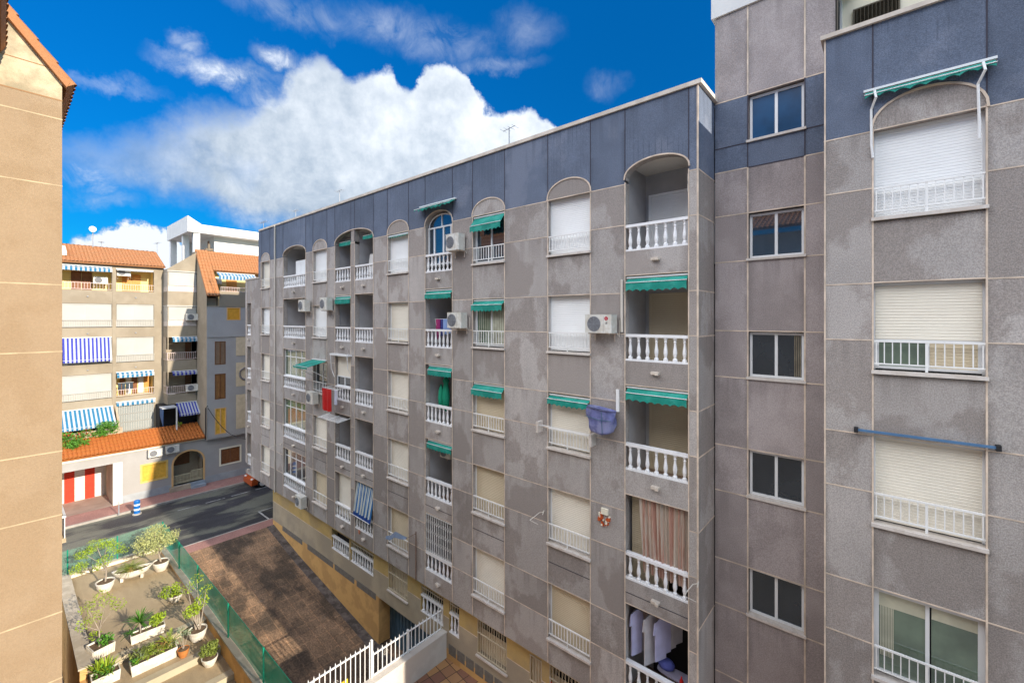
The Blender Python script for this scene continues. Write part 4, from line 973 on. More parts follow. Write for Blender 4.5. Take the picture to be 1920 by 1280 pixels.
# rack in front of the H window third floor
o = thing('clothes_line', 'white wall clothes line with brackets across the railing under the near green awning', 'clothes line', (-6.9, YD, -3.3))
b = MB(); 
for d_ in (.12, .2): b.tube([(-7.86, YD - d_, -3.12), (-6.05, YD - d_, -3.12)], .007, 4)
b.build('line', WHITE, o)
b = MB(); b.box(-7.90, -7.82, YD - .24, YD, -3.34, -3.02); b.build('bracket', SILL, o)
b = MB(); b.box(-6.12, -6.04, YD - .24, YD, -3.42, -3.10); b.build('bracket', SILL, o)
def wall_arm(label, u, z, d=.45):
    b = MB(); b.tube([(u, YD, z), (u - .10, YD - .10, z - .02), (u - .18, YD - d, z - .14)], .012, 5); b.tube([(u, YD, z + .05), (u, YD - .08, z - .06)], .016, 5); b.tube([(u - .18, YD - d, z - .14), (u + .08, YD - d + .05, z - .20)], .008, 4)
    tag(b.build('clothes_line_holder', PIPE), label, 'clothes line holder', 'clothes line brackets on the facade')
wall_arm('small pale line bracket left of a shuttered window, level with the orange ornament', -7.78, -5.72)
wall_arm('line bracket on the pillar right of the pink and beige curtain', -3.36, -6.1)
wall_arm('long rusty bracket sticking out beside the lowest glazed balcony at the far end', -26.4, -7.15, .6)
wall_arm('line bracket under the right corner of the lowest glazed balcony at the far end', -23.3, -8.35, .45)
# blue cloth over railing
o = thing('hanging_cloth', 'pale blue strip of cloth tied to a rusty pole in front of a shuttered window', 'cloth strip', (-14.8, YD, -8.9))
b = MB(); V = []
for i in range(15):
    f = i / 14; u = -15.55 + 1.35 * f; z = -8.92 + .42 * math.sin(f * 1.5) * f ** .4 - .05 * math.sin(f * 9); hgt = .20 * math.sin(math.pi * min(1, .12 + f * .85)) + .02
    V += [(u, YD - .30 + .05 * math.sin(f * 8), z), (u, YD - .26 + .05 * math.sin(f * 8), z + hgt), (u, YD - .285 + .05 * math.sin(f * 8), z), (u, YD - .245 + .05 * math.sin(f * 8), z + hgt)]
b.add(V, [[4 * i, 4 * i + 4, 4 * i + 5, 4 * i + 1] for i in range(14)] + [[4 * i + 2, 4 * i + 3, 4 * i + 7, 4 * i + 6] for i in range(14)]); b.build('cloth', plain('pale_blue_cloth', (.20, .26, .36)), o)
b = MB(); b.tube([(-13.90, YD - .03, -8.22), (-13.90, YD - .03, -10.1)], .018, 5); b.tube([(-14.25, YD - .26, -8.52), (-13.90, YD - .02, -8.30)], .008, 4); b.build('pole', RUST, o)
# wall ornament
o = thing('wall_ornament', 'small orange and cream ceramic ornament fixed to the grey wall', 'ornament', (-5.75, YD, -5.3))
b = MB(); b.box(-5.86, -5.66, YD - .05, YD, -5.20, -5.04); b.build('cream_plate', CREAMW, o)
b = MB()
for i in range(26):
    u = -5.76 + rnd.uniform(-.17, .16); z = -5.36 + rnd.uniform(-.13, .15); r_ = rnd.uniform(.015, .04); b.box(u - r_, u + r_, YD - .03 - rnd.uniform(.01, .04), YD, z - r_, z + r_, rnd.choice((0, 0, 1)))
b.build('relief', [plain('ornament_orange', (.50, .09, .02)), CREAMW], o)
b = MB(); b.box(-18.10, -17.98, YD - .03, YD, -9.62, -9.46); b.box(-18.08, -18.0, YD - .04, YD - .03, -9.58, -9.50)
tag(b.build('wall_ornament', plain('ornament_pink', (.50, .20, .12))), 'tiny pinkish ornament on the wall beneath the blue striped curtain', 'ornament')
# top floor far balcony: white cupboard ; twin balcony things ; chair ; parasol ; washing
o = thing('cupboard', 'tall white cupboard on the far arched top floor balcony', 'cupboard', (-24.8, 11.2, 1.4))
b = MB(); b.box(-25.6, -24.2, 10.95, 11.5, 1.4, 3.25); b.build('cabinet', WHITE, o)
b = MB(); b.box(-25.56, -24.92, 10.93, 10.95, 1.45, 3.2); b.build('door', SHUTW, o); b = MB(); b.box(-24.88, -24.24, 10.93, 10.95, 1.45, 3.2); b.build('door', SHUTW, o)
o = thing('ironing_board', 'white board leaning on the right twin arched balcony', 'board', (-18.0, 11, 1.4))
b = MB(); b.prism([(-18.25, 10.95, 1.5), (-17.80, 10.95, 1.5), (-17.72, 11.1, 2.95), (-18.17, 11.1, 2.95)], (0, .04, 0)); b.build('board', WHITE, o)
o = thing('balcony_chair', 'dark chair behind the balusters of the balcony under the left twin arch', 'chair', (-19.4, 11, -1.4))
b = MB(); b.box(-19.7, -19.1, 10.85, 11.3, -.98, -.93); b.build('seat', STEEL, o)
b = MB(); b.tube([(-19.7, 11.3, -.95), (-19.7, 11.38, -.22), (-19.6, 11.4, -.15), (-19.2, 11.4, -.15), (-19.1, 11.38, -.22), (-19.1, 11.3, -.95)], .02, 5); b.box(-19.66, -19.14, 11.34, 11.37, -.55, -.2); b.build('backrest', BSTEEL, o)
for e in (-19.68, -19.12):
    for yy_ in (10.88, 11.27): b = MB(); b.tube([(e, yy_, -1.4), (e, yy_, -.96)], .015, 5); b.build('leg', STEEL, o)
o = thing('folded_parasol', 'closed green parasol leaning inside a narrow balcony', 'parasol', (-12.9, 11, -4.2))
b = MB(); b.lathe(-12.75, 11.0, -3.5, [(.03, 0), (.13, .15), (.17, .5), (.15, .8), (.10, 1.05), (.16, 1.15), (.03, 1.3)], 9, sx=1, sy=.8); b.lathe(-12.98, 10.95, -3.45, [(.03, 0), (.10, .15), (.12, .45), (.09, .75), (.02, .95)], 8); b.build('canopy', plain('parasol_green', (.01, .28, .16)), o, smooth=True)
b = MB(); b.tube([(-12.75, 11.0, -4.2), (-12.75, 11.0, -2.0)], .02, 6); b.build('pole', WHITE, o)
o = thing('airer', 'washing airer with blue, purple and pink clothes on a narrow balcony', 'clothes airer', (-12.6, 10.95, -1.4))
b = MB()
for d_ in (0, .12, .24): b.tube([(-13.2, 10.85 + d_, -.02), (-12.0, 10.85 + d_, -.02)], .008, 4)
for e in (-13.15, -12.05): b.tube([(e, 10.8, -1.4), (e, 11.1, 0)], .012, 4); b.tube([(e, 11.1, -1.4), (e, 10.8, 0)], .012, 4)
b.build('airer_frame', WHITE, o)
for i, (a, w_, m_, l_) in enumerate(((-13.15, .12, plain('pink_cloth', (.42, .05, .18)), .75), (-13.0, .25, BLUEC, .62), (-12.72, .22, plain('light_blue_cloth', (.25, .36, .62)), .55), (-12.48, .25, plain('light_blue_cloth', (.25, .36, .62)), .5), (-12.95, .1, plain('magenta_cloth', (.30, .03, .16)), .8))):
    cloth('garment', ['narrow pink garment', 'dark blue garment', 'light blue garment nearest the dark one', 'light blue garment furthest right', 'slim magenta garment'][i] + ' on the airer of the narrow balcony', 'garment', a, a + w_, 10.84 - .01 * i, -.02 - l_, -.02, m_, i, group='washing on the narrow balcony')
# laundry of the lowest near balcony
o = thing('laundry_rail', 'rail with coat hangers at the left of the lowest near balcony', 'clothes rail', (-4.8, 10.9, -7.4))
b = MB(); b.tube([(-5.0, 10.72, -7.45), (-5.0, 11.9, -7.45)], .012, 5); b.tube([(-4.7, 10.72, -7.45), (-4.7, 11.9, -7.45)], .012, 5); b.build('rail', STEEL, o)
def shirt(label, u, y, z, m, w_=.5, l_=.85, yaw=25, sleeves=True):
    c, s_ = math.cos(R(yaw)), math.sin(R(yaw)); T = lambda p: (u + p[0] * c - p[1] * s_, y + p[0] * s_ + p[1] * c, z + p[2])
    o = thing('shirt', label, 'shirt', (u, y, z - l_), 'shirts drying on hangers')
    b = MB(T); n = 16; h = w_ / 2
    prof = [(-h * .22, 0), (-h * .9, -.10), (-h * 1.1, -.38), (-h * .82, -.36), (-h * .80, -l_), (h * .80, -l_ * .98), (h * .82, -.36), (h * 1.1, -.38), (h * .9, -.10), (h * .22, 0)]
    b.prism([(a, -.018, z_) for a, z_ in prof], (0, .036, 0)); b.build('cloth', m, o)
    b = MB(T); b.tube([(-h * .8, 0, -.07), (0, 0, .03), (h * .8, 0, -.07)], .007, 4); b.tube([(0, 0, .03), (0, 0, .10)], .005, 4); b.build('hanger', BLK, o)
SH = plain('shirt_lilac', (.44, .44, .64)); SH2 = plain('shirt_grey', (.48, .46, .47))
for i, (u, y, m_, l_) in enumerate(((-5.0, 10.78, SH, 1.15), (-4.98, 10.98, CRC, .8), (-4.93, 11.14, SH2, 1.2), (-4.66, 10.80, SH2, 1.25), (-4.62, 11.00, CRC, 1.0), (-4.40, 10.86, SH, 1.05), (-4.34, 11.02, SH, .95), (-4.27, 11.18, SH2, .90), (-4.16, 11.34, SH2, .8))):
    shirt('%s shirt on a hanger, %s from the left in the lowest near balcony' % ({SH: 'lilac white', CRC: 'cream', SH2: 'pale grey'}[m_], ['first', 'second', 'third', 'fourth', 'fifth', 'sixth', 'seventh', 'eighth', 'ninth'][i]), u, y, -7.55, m_, .40, l_, 62)
o = thing('ironing_board', 'lilac covered ironing board behind the balusters of the lowest near balcony', 'ironing board', (-4.1, 11.2, -9.8))
b = MB(); b.prism([(-4.55 + .55 * (1 - math.cos(t * math.pi / 12)), 11.05 + .17 * math.sin(t * math.pi / 12) ** .6 * (1 if True else 0), -8.95) for t in range(13)] + [(-3.45 - .55 * (1 - math.cos(t * math.pi / 12)) , 11.05 - .17 * math.sin(t * math.pi / 12) ** .6, -8.95) for t in range(1, 12)], (0, 0, .04)); b.build('board', plain('lilac_cover', (.30, .28, .36)), o)
b = MB(); b.tube([(-4.4, 10.95, -9.8), (-3.8, 11.1, -8.95)], .015, 5); b.tube([(-3.8, 10.95, -9.8), (-4.4, 11.1, -8.95)], .015, 5); b.build('leg', STEEL, o)
b = MB(); b.lathe(-3.86, 10.82, -8.98, [(.045, 0), (.05, .05), (.05, .16), (.03, .20), (.018, .23), (.018, .27)], 10); tag(b.build('bottle', REDC, smooth=True), 'red bottle standing by the ironing board', 'bottle')
b = MB(); b.lathe(-4.35, 11.12, -8.90, [(.14, 0), (.17, .08), (.12, .16), (.03, .19)], 12, sx=1.3); tag(b.build('folded_clothes', plain('blue_folded_cloth', (.10, .12, .40)), smooth=True), 'heap of blue clothes on the ironing board', 'clothes')
# flag
o = thing('flag', 'small red and yellow flag hanging on a ground floor window grille', 'flag', (-7.5, 10.6, -11))
b = MB()
for i in range(10):
    f0, f1 = i / 10, (i + 1) / 10
    def fy(f): return gy - .10 + .02 * math.sin(f * 9)
    for a, c, mi in ((0, .25, 0), (.25, .75, 1), (.75, 1, 0)):
        def P_(f, v): return (-7.66 + .34 * v + .10 * f, fy(v), -10.75 - .52 * f - .03 * math.sin(v * 6))
        b.add([P_(f0, a), P_(f1, a), P_(f1, c), P_(f0, c)], [[0, 1, 2, 3]], mi)
b.build('cloth', [plain('flag_red', (.50, .015, .01)), plain('flag_yellow', (.75, .42, .01))], o)
b = MB(); b.tube([(-7.68, gy - .1, -10.6), (-7.58, gy - .09, -11.35)], .008, 4); b.build('pole', ALU, o)
# antennas on the flat roof
def antenna(label, x, y, z, h, n=7, L_=.8, name='tv_antenna'):
    o = thing(name, label, 'antenna', (x, y, z), 'antennas on the roofs')
    b = MB(); b.tube([(x, y, z), (x, y, z + h)], .018, 5); b.build('mast', STEEL, o)
    b = MB(); b.tube([(x - L_ / 2, y, z + h - .05), (x + L_ / 2, y, z + h)], .012, 4)
    for i in range(n): a = x - L_ / 2 + L_ * i / (n - 1); b.tube([(a, y - .18, z + h - .03), (a, y + .18, z + h - .03)], .006, 3)
    b.build('boom', STEEL, o)
antenna('nearest and tallest roof antenna on the grey block', -10.02, 11.5, 5.3, 1.30, 4, .55)
antenna('middle roof antenna on the grey block', -21.7, 11.5, 5.3, 1.35, 5, .6)
antenna('third small antenna towards the far end of the grey roof', -26.9, 11.5, 5.3, 1.15, 5, .6)
antenna('antenna at the far corner of the grey roof', -31.0, 11.2, 2.4, 3.9, 8, 1.0)

# ------------------------------------------------------------------ apricot building on the left (camera's own block)
own = thing('apartment_building', 'apricot rendered gable wall with cream joints and red tiled verge at the left edge', 'building', (-12, 0, -15))
T = facing_x(-10.7)
wm = MB(T)
YE = .69
JZ = [3.70, 3.38, 2.25, .57, -.56, -2.25, -3.33, -4.98, -6.1, -7.8, -8.9, -10.6]
def gz(u): return 4.1 + (.74 - u) * 1.28
wm.poly([(-.6, 0, -16), (YE, 0, -16), (YE, 0, 3.70), (-.6, 0, 3.70)], 0)
wm.poly([(-.6, 0, 3.70), (YE, 0, 3.70), (YE, 0, gz(YE)), (-.6, 0, gz(-.6))], 1)
wm.poly([(YE, 0, -16), (YE, 14, -16), (YE, 14, gz(YE)), (YE, 0, gz(YE))], 0)
wm.box(-8, YE - .01, 0.01, 14, -16, 3.6, 0)
wm.poly([(-3.2, 0, -16), (-.6, 0, -16), (-.6, 0, gz(-.6)), (-3.2, 0, gz(-3.2))], 0)
wm.build('wall', [WING, WINGC], own)
j = MB(T)
for i, z in enumerate(JZ): j.box(-.6, YE + .004, -.004, .01, z - .011, z + .011, 1 if i in (0, ) else 0)
j.box(-.6, YE, -.004, .01, 4.20, 4.215, 1)
j.build('joint_strip', [WJNT, WJD], own)
rf = MB(); tiles(rf, (-24, .82, 4.0), (-10.62, .82, 4.0), (-10.62, -3.2, 9.14), (-24, -3.2, 9.14), .21, .36, .05)
rf.build('roof', [TILE, TILE], own)
bg_ = MB(T); bg_.prism([(YE + .09, -.10, 4.02), (YE + .05, -.10, 3.92), (-3.2, -.10, 9.02), (-3.2, -.10, 9.16)], (0, .16, 0)); bg_.build('verge', TILE, own)
rf = MB(); tiles(rf, (-10.7, .05, 4.3), (16, .05, 4.3), (16, -4.0, 6.3), (-10.7, -4.0, 6.3), .21, .36, .05); rf.build('roof', [TILE, TILE], own)
mb_ = MB(); mb_.box(-10.69, 16, -9, -.62, -16, 4.1); mb_.build('wall', LIMEW, own)  # unseen facade, given white render to bounce light into the street
bal = MB(); bal.box(-22.0, -20.0, YE, 1.38, -7.15, -7.02); bal.build('balcony_slab', WINGC, own)
bal = MB()
for i in range(9): a = .75 + .6 * i / 8; bal.box(-20.05, -20.03, a - .01, a + .01, -7.02, -6.35)
for i in range(20): a = -21.95 + 1.95 * i / 20; bal.box(a, a + .02, 1.34, 1.36, -7.02, -6.35)
bal.box(-20.07, -20.01, YE, 1.38, -6.36, -6.30); bal.box(-22, -20.02, 1.32, 1.38, -6.36, -6.30); bal.build('balcony_railing', WHITE, own)

# ------------------------------------------------------------------ sunny terrace with pots
LV = [(-28.3, -20.4, -11.80), (-20.4, -18.72, -12.05), (-18.72, -17.3, -12.30), (-17.3, -13.0, -12.50)]
b = MB()
for x0, x1, z in LV: b.box(x0, x1, 1.75, 5.40, -14.8, z)
struct('terrace_floor', b, TERR)
b = MB()
for (x0, x1, z), (_, _, z2) in zip(LV, LV[1:]): b.box(x1, x1 + .012, 2.0, 5.30, z2 + .001, z - .03); b.box(x1 - .28, x1 + .03, 2.0, 5.30, z - .03, z + .008)
struct('terrace_step', b, RISER)
tww = thing('terrace_wall', 'orange retaining wall with pale coping between the potted terrace and the garage ramp', 'wall', (-21, 5.4, -14))
b = MB(); b.box(-28.4, -13.0, 5.30, 5.50, -15, -11.66); b.build('wall', ORNG, tww)
b = MB(); b.box(-28.45, -13.0, 5.26, 5.56, -11.66, -11.60); b.build('coping', CAPW, tww)
tw2 = thing('terrace_wall', 'retaining wall with pale coping between the potted terrace and the dark alley', 'wall', (-21, 1.8, -14))
b = MB(); b.box(-28.4, -20.35, 1.72, 1.9, -15, -11.66); b.box(-20.35, -13, 1.72, 1.9, -15, -12.0); b.build('wall', ORNG, tw2)
b = MB(); b.box(-28.42, -20.35, 1.68, 2.08, -11.66, -11.60); b.build('coping', CAPW, tw2)
tw3 = thing('terrace_wall', 'low front wall of the potted terrace along the street pavement', 'wall', (-28.3, 3.5, GZ))
b = MB(); b.box(-28.42, -28.25, 1.75, 5.4, GZ - .3, -11.66); b.build('wall', CREAMW, tw3)
b = MB(); b.box(-28.48, -28.22, 1.70, 5.56, -11.662, -11.61); b.build('coping', CAPW, tw3)
gf = thing('mesh_fence', 'green mesh fence with green posts on the long terrace wall beside the ramp', 'fence', (-21, 5.45, -11.6))
px = [-28.2, -25.03, -22.1, -18.3, -15.0]
for x in px:
    b = MB(); b.tube([(x, 5.42, -11.62), (x, 5.42, -10.36)], .028, 6); b.build('post', FENG, gf)
b = MB()
for x0, x1 in zip(px, px[1:] + [-13.0]):
    n = 10
    for i in range(n):
        a, c = x0 + (x1 - x0) * i / n, x0 + (x1 - x0) * (i + 1) / n
        def bul(x): return .03 * math.sin(math.pi * (x - x0) / (x1 - x0))
        def sg(x): return -.04 * math.sin(math.pi * (x - x0) / (x1 - x0))
        b.add([(a, 5.45 + bul(a), -11.58), (c, 5.45 + bul(c), -11.58), (c, 5.45 + bul(c) * .3, -10.42 + sg(c)), (a, 5.45 + bul(a) * .3, -10.42 + sg(a))], [[0, 1, 2, 3]])
b.build('net', NET, gf)
b = MB(); b.tube([(px[0], 5.45, -10.42), (-13, 5.45, -10.42)], .010, 4); b.build('top_wire', FENG, gf)
gf = thing('mesh_fence', 'green mesh fence across the street front of the potted terrace', 'fence', (-28.35, 3.5, -11.6))
for y in (2.0, 3.7): b = MB(); b.tube([(-28.35, y, -11.62), (-28.35, y, -10.5)], .025, 6); b.build('post', FENG, gf)
b = MB(); b.add([(-28.35, 1.8, -11.6), (-28.35, 5.4, -11.6), (-28.35, 5.4, -10.42), (-28.35, 3.7, -10.5), (-28.35, 1.8, -10.52)], [[0, 1, 2, 3, 4]]); b.build('net', mat('pale_green_net', (.16, .36, .26), .7, .1, 2, trans=.62), gf)
# white wall and picket fence at the foot of the ramp
ww = thing('boundary_wall', 'low white painted wall between the ramp and the tiled courtyard', 'wall', (-12.5, 8, -12.5))
b = MB(); b.box(-12.62, -12.42, 5.5, 10.74, -14.6, -11.56); b.build('wall', DIRTW, ww)
b = MB(); b.box(-12.66, -12.38, 5.5, 10.74, -11.56, -11.52); b.build('coping', DIRTW, ww)
pf = thing('picket_fence', 'white metal picket fence with pointed bars on top of the white wall', 'fence', (-12.62, 8, -11.5))
def pickets(y0, y1, zb, zt, name='panel'):
    b = MB(); n = round((y1 - y0) / .165)
    for i in range(n + 1):
        y = y0 + (y1 - y0) * i / n; b.box(-12.68, -12.655, y - .0125, y + .0125, zb, zt - .05)
        b.add([(-12.68, y - .0125, zt - .05), (-12.655, y - .0125, zt - .05), (-12.655, y + .0125, zt - .05), (-12.68, y + .0125, zt - .05), (-12.6675, y, zt + .02)], [[0, 1, 4], [1, 2, 4], [2, 3, 4], [3, 0, 4]])
    b.box(-12.69, -12.645, y0, y1, zt - .13, zt - .10); b.box(-12.69, -12.645, y0, y1, zb + .02, zb + .05)
    b.build(name, WHITE, pf)
pickets(7.86, 10.68, -11.54, -10.72); pickets(5.6, 7.72, -11.75, -10.36)
for y, z in ((7.79, -10.33), (9.2, -10.75)): b = MB(); b.box(-12.70, -12.63, y - .035, y + .035, -11.7, z); b.build('post', WHITE, pf)
b = MB()
for cy, cz in ((8.35, -11.05), (6.6, -11.0)):
    for a in range(4):
        t0 = a * math.pi / 2; b.tube([(-12.70, cy + .09 * math.cos(t0 + s_ * .5) * (1 - s_ * .15), cz + .12 * math.sin(t0 + s_ * .5) * (1 - s_ * .15)) for s_ in range(6)], .008, 4)
b.build('scroll_ornament', plain('aged_white_iron', (.45, .42, .36)), pf)
b = MB(); b.box(-12.73, -12.70, 6.72, 7.0, -11.35, -11.1); b.build('yellow_plate', plain('yellow_plate', (.65, .45, .02)), pf)
# ------------------------------------------------------------------ street furniture, car
bo = thing('bollard', 'blue bollard with two white bands at the edge of the street', 'bollard', (-36.37, 5.72, GZ))
b = MB(); b.lathe(-36.6, 5.72, GZ - .12, [(.16, 0), (.16, .28), (.158, .28), (.158, .38), (.16, .38), (.16, .58), (.158, .58), (.158, .68), (.16, .68), (.16, .84), (.13, .90), (.05, .92)], 16)
for i, z in enumerate((.28, .58)): pass
b.build('body', plain('bollard_blue', (.01, .13, .42), .4), bo)
for z in (.28, .58): b = MB(); b.lathe(-36.6, 5.72, GZ - .12, [(.165, z), (.165, z + .10)], 16); b.build('band', WHITE, bo)
b = MB(); b.lathe(-36.6, 5.72, GZ - .12, [(.24, 0), (.24, .06), (.18, .08)], 16); b.build('base', CONC, bo)
b = MB(); b.tube([(-37.0, 4.9, GZ), (-37.0, 4.9, GZ + .85)], .03, 6); tag(b.build('post', STEEL), 'thin grey post on the far pavement left of the bollard', 'post')
car = thing('parked_car', 'orange red hatchback parked at the far kerb, partly hidden by the grey building', 'car', (-36.1, 13.5, GZ))
CT = lambda p: (-36.28 + p[1], 12.0 + p[0], GZ - .12 + p[2])   # p0 along the street, p1 across (+ towards the road middle)
prof = [(0.0, .35), (.03, .62), (.25, .80), (.95, .92), (1.55, 1.38), (2.6, 1.47), (3.45, 1.38), (3.85, .98), (3.95, .60), (3.92, .32)]
b = MB(CT); W2 = .84; V = []
for u, z in prof:
    tw_ = W2 if z < 1.0 else W2 - .20 * (z - .95) / .5
    V += [(u, -tw_, z), (u, tw_, z)]
n = len(prof); F = [[2 * i, 2 * i + 2, 2 * i + 3, 2 * i + 1] for i in range(n - 1)]
b.add(V, F)
low = [(u, min(z, .93)) for u, z in prof]
for s_ in (-1, 1):
    pts = [(u, s_ * W2, z) for u, z in [(0, .35), (.03, .62), (.25, .80), (.95, .92), (3.85, .96), (3.95, .60), (3.92, .32)]]
    b.poly(pts if s_ > 0 else pts[::-1])
    up_ = [(.95, s_ * W2, .92), (1.55, s_ * (W2 - .17), 1.38), (2.6, s_ * (W2 - .20), 1.47), (3.45, s_ * (W2 - .17), 1.38), (3.85, s_ * W2, .97)]
    b.poly(up_ if s_ > 0 else up_[::-1])
b.box(0, 3.92, -W2 + .02, W2 - .02, .25, .36)
b.build('body', mat('orange_car_paint', (.42, .075, .012), .3, .03, spec=.6), car)
for s_ in (-1, 1):
    b = MB(CT); q = W2 - .005
    b.poly([(1.15, s_ * (q + .012), .97), (1.62, s_ * (q - .11), 1.32), (2.35, s_ * (q - .155), 1.40), (2.35, s_ * (q + .012), .97)][::s_]); b.poly([(2.43, s_ * (q + .012), .97), (2.43, s_ * (q - .155), 1.40), (3.3, s_ * (q - .12), 1.33), (3.6, s_ * (q + .012), .98)][::s_]); b.build('side_window', GLD, car)
b = MB(CT); b.add([(1.0, -.74, .965), (1.0, .74, .965), (1.52, .62, 1.37), (1.52, -.62, 1.37)], [[0, 1, 2, 3]]); b.v = [(x + .0, y - .012, z + .012) for x, y, z in b.v]; b.build('windscreen', GLD, car)
for u in (.72, 3.2):
    for s_ in (-1, 1):
        b = MB(CT); yy_ = s_ * (W2 - .02)
        b.tube([(u, yy_ - .09, .31), (u, yy_ + .09, .31)], .31, 18); o = b.build('wheel', plain('tyre', (.015, .015, .016), .8), car)
        b = MB(CT); b.tube([(u, yy_ + s_ * .08, .31), (u, yy_ + s_ * .10, .31)], .20, 12)
        b.build('rim', ALU, o)
for s_ in (-1, 1): b = MB(CT); b.lathe(.10, s_ * .62, .62, [(.05, 0), (.13, .04), (.12, .10), (.03, .13)], 10, sx=.7); b.build('headlight', ALU, car)

# ------------------------------------------------------------------ tiled apartment block across the street
bk = thing('apartment_building', 'sandy apartment block across the street with orange tiled roofs and striped awnings', 'building', (-42, 8, GZ))
XL, XM, XR, XG = -42.6, -41.3, -38.7, -39.1
def wall_holes(mb, us, zs, holes, mi=0, d=.25, w=0, mi2=None):
    """front sheet at w with rectangular holes and reveals"""
    U = sorted(set(us + [h[0] for h in holes] + [h[1] for h in holes])); Z = sorted(set(zs + [h[2] for h in holes] + [h[3] for h in holes]))
    for a, c in zip(U, U[1:]):
        for p, q in zip(Z, Z[1:]):
            m_, k_ = (a + c) / 2, (p + q) / 2
            if any(h[0] < m_ < h[1] and h[2] < k_ < h[3] for h in holes): continue
            mb.add([(a, w, p), (c, w, p), (c, w, q), (a, w, q)], [[0, 1, 2, 3]], mi)
    for a, c, p, q in holes:
        m2 = mi if mi2 is None else mi2
        mb.add([(a, w, p), (a, w + d, p), (a, w + d, q), (a, w, q)], [[0, 1, 2, 3]], m2); mb.add([(c, w, p), (c, w + d, p), (c, w + d, q), (c, w, q)], [[0, 3, 2, 1]], m2)
        mb.add([(a, w, p), (c, w, p), (c, w + d, p), (a, w + d, p)], [[0, 1, 2, 3]], m2); mb.add([(a, w, q), (c, w, q), (c, w + d, q), (a, w + d, q)], [[0, 3, 2, 1]], m2)
T = facing_x(XL)
c1, c2, c0 = (2.72, 5.27), (5.50, 7.66), (-.2, 2.45)
rows = [(2.0, 3.62), (-.64, 1.05), (-3.22, -1.38), (-5.72, -3.92)]
holes = []
for cc in (c0, c1, c2):
    for i, (a, q) in enumerate(rows): holes.append((cc[0], cc[1], a, q))
holes.append((5.55, 7.66, -8.3, -6.16)); holes.append((c1[0], c1[1], -8.3, -6.3)); holes.append((c0[0], c0[1], -8.3, -6.3))
m = MB(T); wall_holes(m, [-1, 8.26], [GZ, 3.95], holes, 0, .3)
m.box(-1, 8.2, 1.6, 9, GZ, 3.8, 1); m.box(-1, 8.2, .01, 9, 3.75, 3.9, 0); m.box(-1, -.8, 0.01, 9, GZ, 3.8)
for u in (2.58, 5.385): m.box(u - .09, u + .09, -.03, .3, -6.2, 3.7)
m.build('wall', [BACKG, VOID], bk)
def room(T, u0, u1, z0, z1, parent, mcol, dep=1.3, name='balcony'):
    m = MB(T); y0, y1 = .3, dep; a, c = u0 - .02, u1 + .02
    m.add([(a, y0, z0), (a, y1, z0), (a, y1, z1), (a, y0, z1)], [[0, 1, 2, 3]]); m.add([(c, y0, z0), (c, y1, z0), (c, y1, z1), (c, y0, z1)], [[0, 1, 2, 3]])
    m.add([(a, y1, z0), (c, y1, z0), (c, y1, z1), (a, y1, z1)], [[0, 1, 2, 3]]); m.add([(a, y0, z1), (c, y0, z1), (c, y1, z1), (a, y1, z1)], [[0, 1, 2, 3]]); m.add([(a, y0, z0), (c, y0, z0), (c, y1, z0), (a, y1, z0)], [[0, 1, 2, 3]])
    return m.build(name, mcol, parent)
def thin_rail(T, u0, u1, z0, z1, w, parent, n, m=None, name='railing'):
    b = MB(T); b.box(u0, u1, w - .015, w + .015, z1 - .03, z1); b.box(u0, u1, w - .012, w + .012, z0, z0 + .03)
    for i in range(n + 1): a = u0 + (u1 - u0) * i / n; b.box(a - .010, a + .010, w - .01, w + .01, z0, z1)
    return b.build(name, m or WHITE, parent)
def blank(T, u0, u1, z0, z1, parent, mcol, w=.06):
    b = MB(T); mid = (u0 + u1) / 2
    b.box(u0, u1, w, w + .03, z0, z1); b.box(mid - .04, mid + .04, w - .02, w, z0, z1); b.box(u0, u1, w - .03, w + .01, z1 - .06, z1)
    o = b.build('shutter', mcol, parent)
    return o
PINKR = plain('pinkish_rail', (.62, .50, .46))
for ci, cc in enumerate((c0, c1, c2)):
    for i, (a, q) in enumerate(rows):
        if i == 0 or (i == 3 and ci == 2):
            o = room(T, cc[0], cc[1], a, q, bk, YEL)
            if i == 0:
                d = MB(T); e = cc[0] + (.55 if ci < 2 else .5); 
                for j in range(2):
                    d.box(e + j * .55, e + .52 + j * .55, 1.24, 1.29, a, a + 1.35); d.box(e + .06 + j * .55, e + .46 + j * .55, 1.22, 1.24, a + .1, a + 1.25)
                d.build('door', BWOOD if ci < 2 else ODOOR, o)
            else:
                d = MB(T)
                for j, mm in enumerate((0, 1, 0, 1, 2)): d.box(cc[0] + .35 + j * .36, cc[0] + .64 + j * .36, 1.2, 1.29, a, a + 1.5, mm)
                d.build('door', [BWOOD, WHC, ODOOR], o)
            thin_rail(T, cc[0], cc[1], a + .06, a + .52, .05, o, 16, PINKR)
        else:
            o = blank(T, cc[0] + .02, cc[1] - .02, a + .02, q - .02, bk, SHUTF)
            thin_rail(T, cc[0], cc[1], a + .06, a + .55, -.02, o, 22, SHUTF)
b = MB(T)
for cc in (c1, c2):
    for z in (1.55, -1.05, -3.6): b.box((cc[0] + cc[1]) / 2 - .04, (cc[0] + cc[1]) / 2 + .04, -.10, 0, z - .03, z + .03)
b.build('drain_spout', STEEL, bk)
b = MB(T); b.box(5.55, 7.64, .04, .06, -8.28, -6.2)
for i in range(22): u = 5.57 + 2.05 * i / 21; b.box(u - .018, u + .018, .0, .04, -8.28, -6.2, 1)
for z in (-8.2, -7.6, -7.0, -6.4): b.box(5.55, 7.64, .0, .045, z - .02, z + .02, 1)
b.build('folding_grille', [plain('pale_void', (.22, .25, .25)), SHUTF], bk)
o = room(T, c1[0], c1[1], -8.3, -6.3, bk, DARKB); o = room(T, c0[0], c0[1], -8.3, -6.3, bk, DARKB)
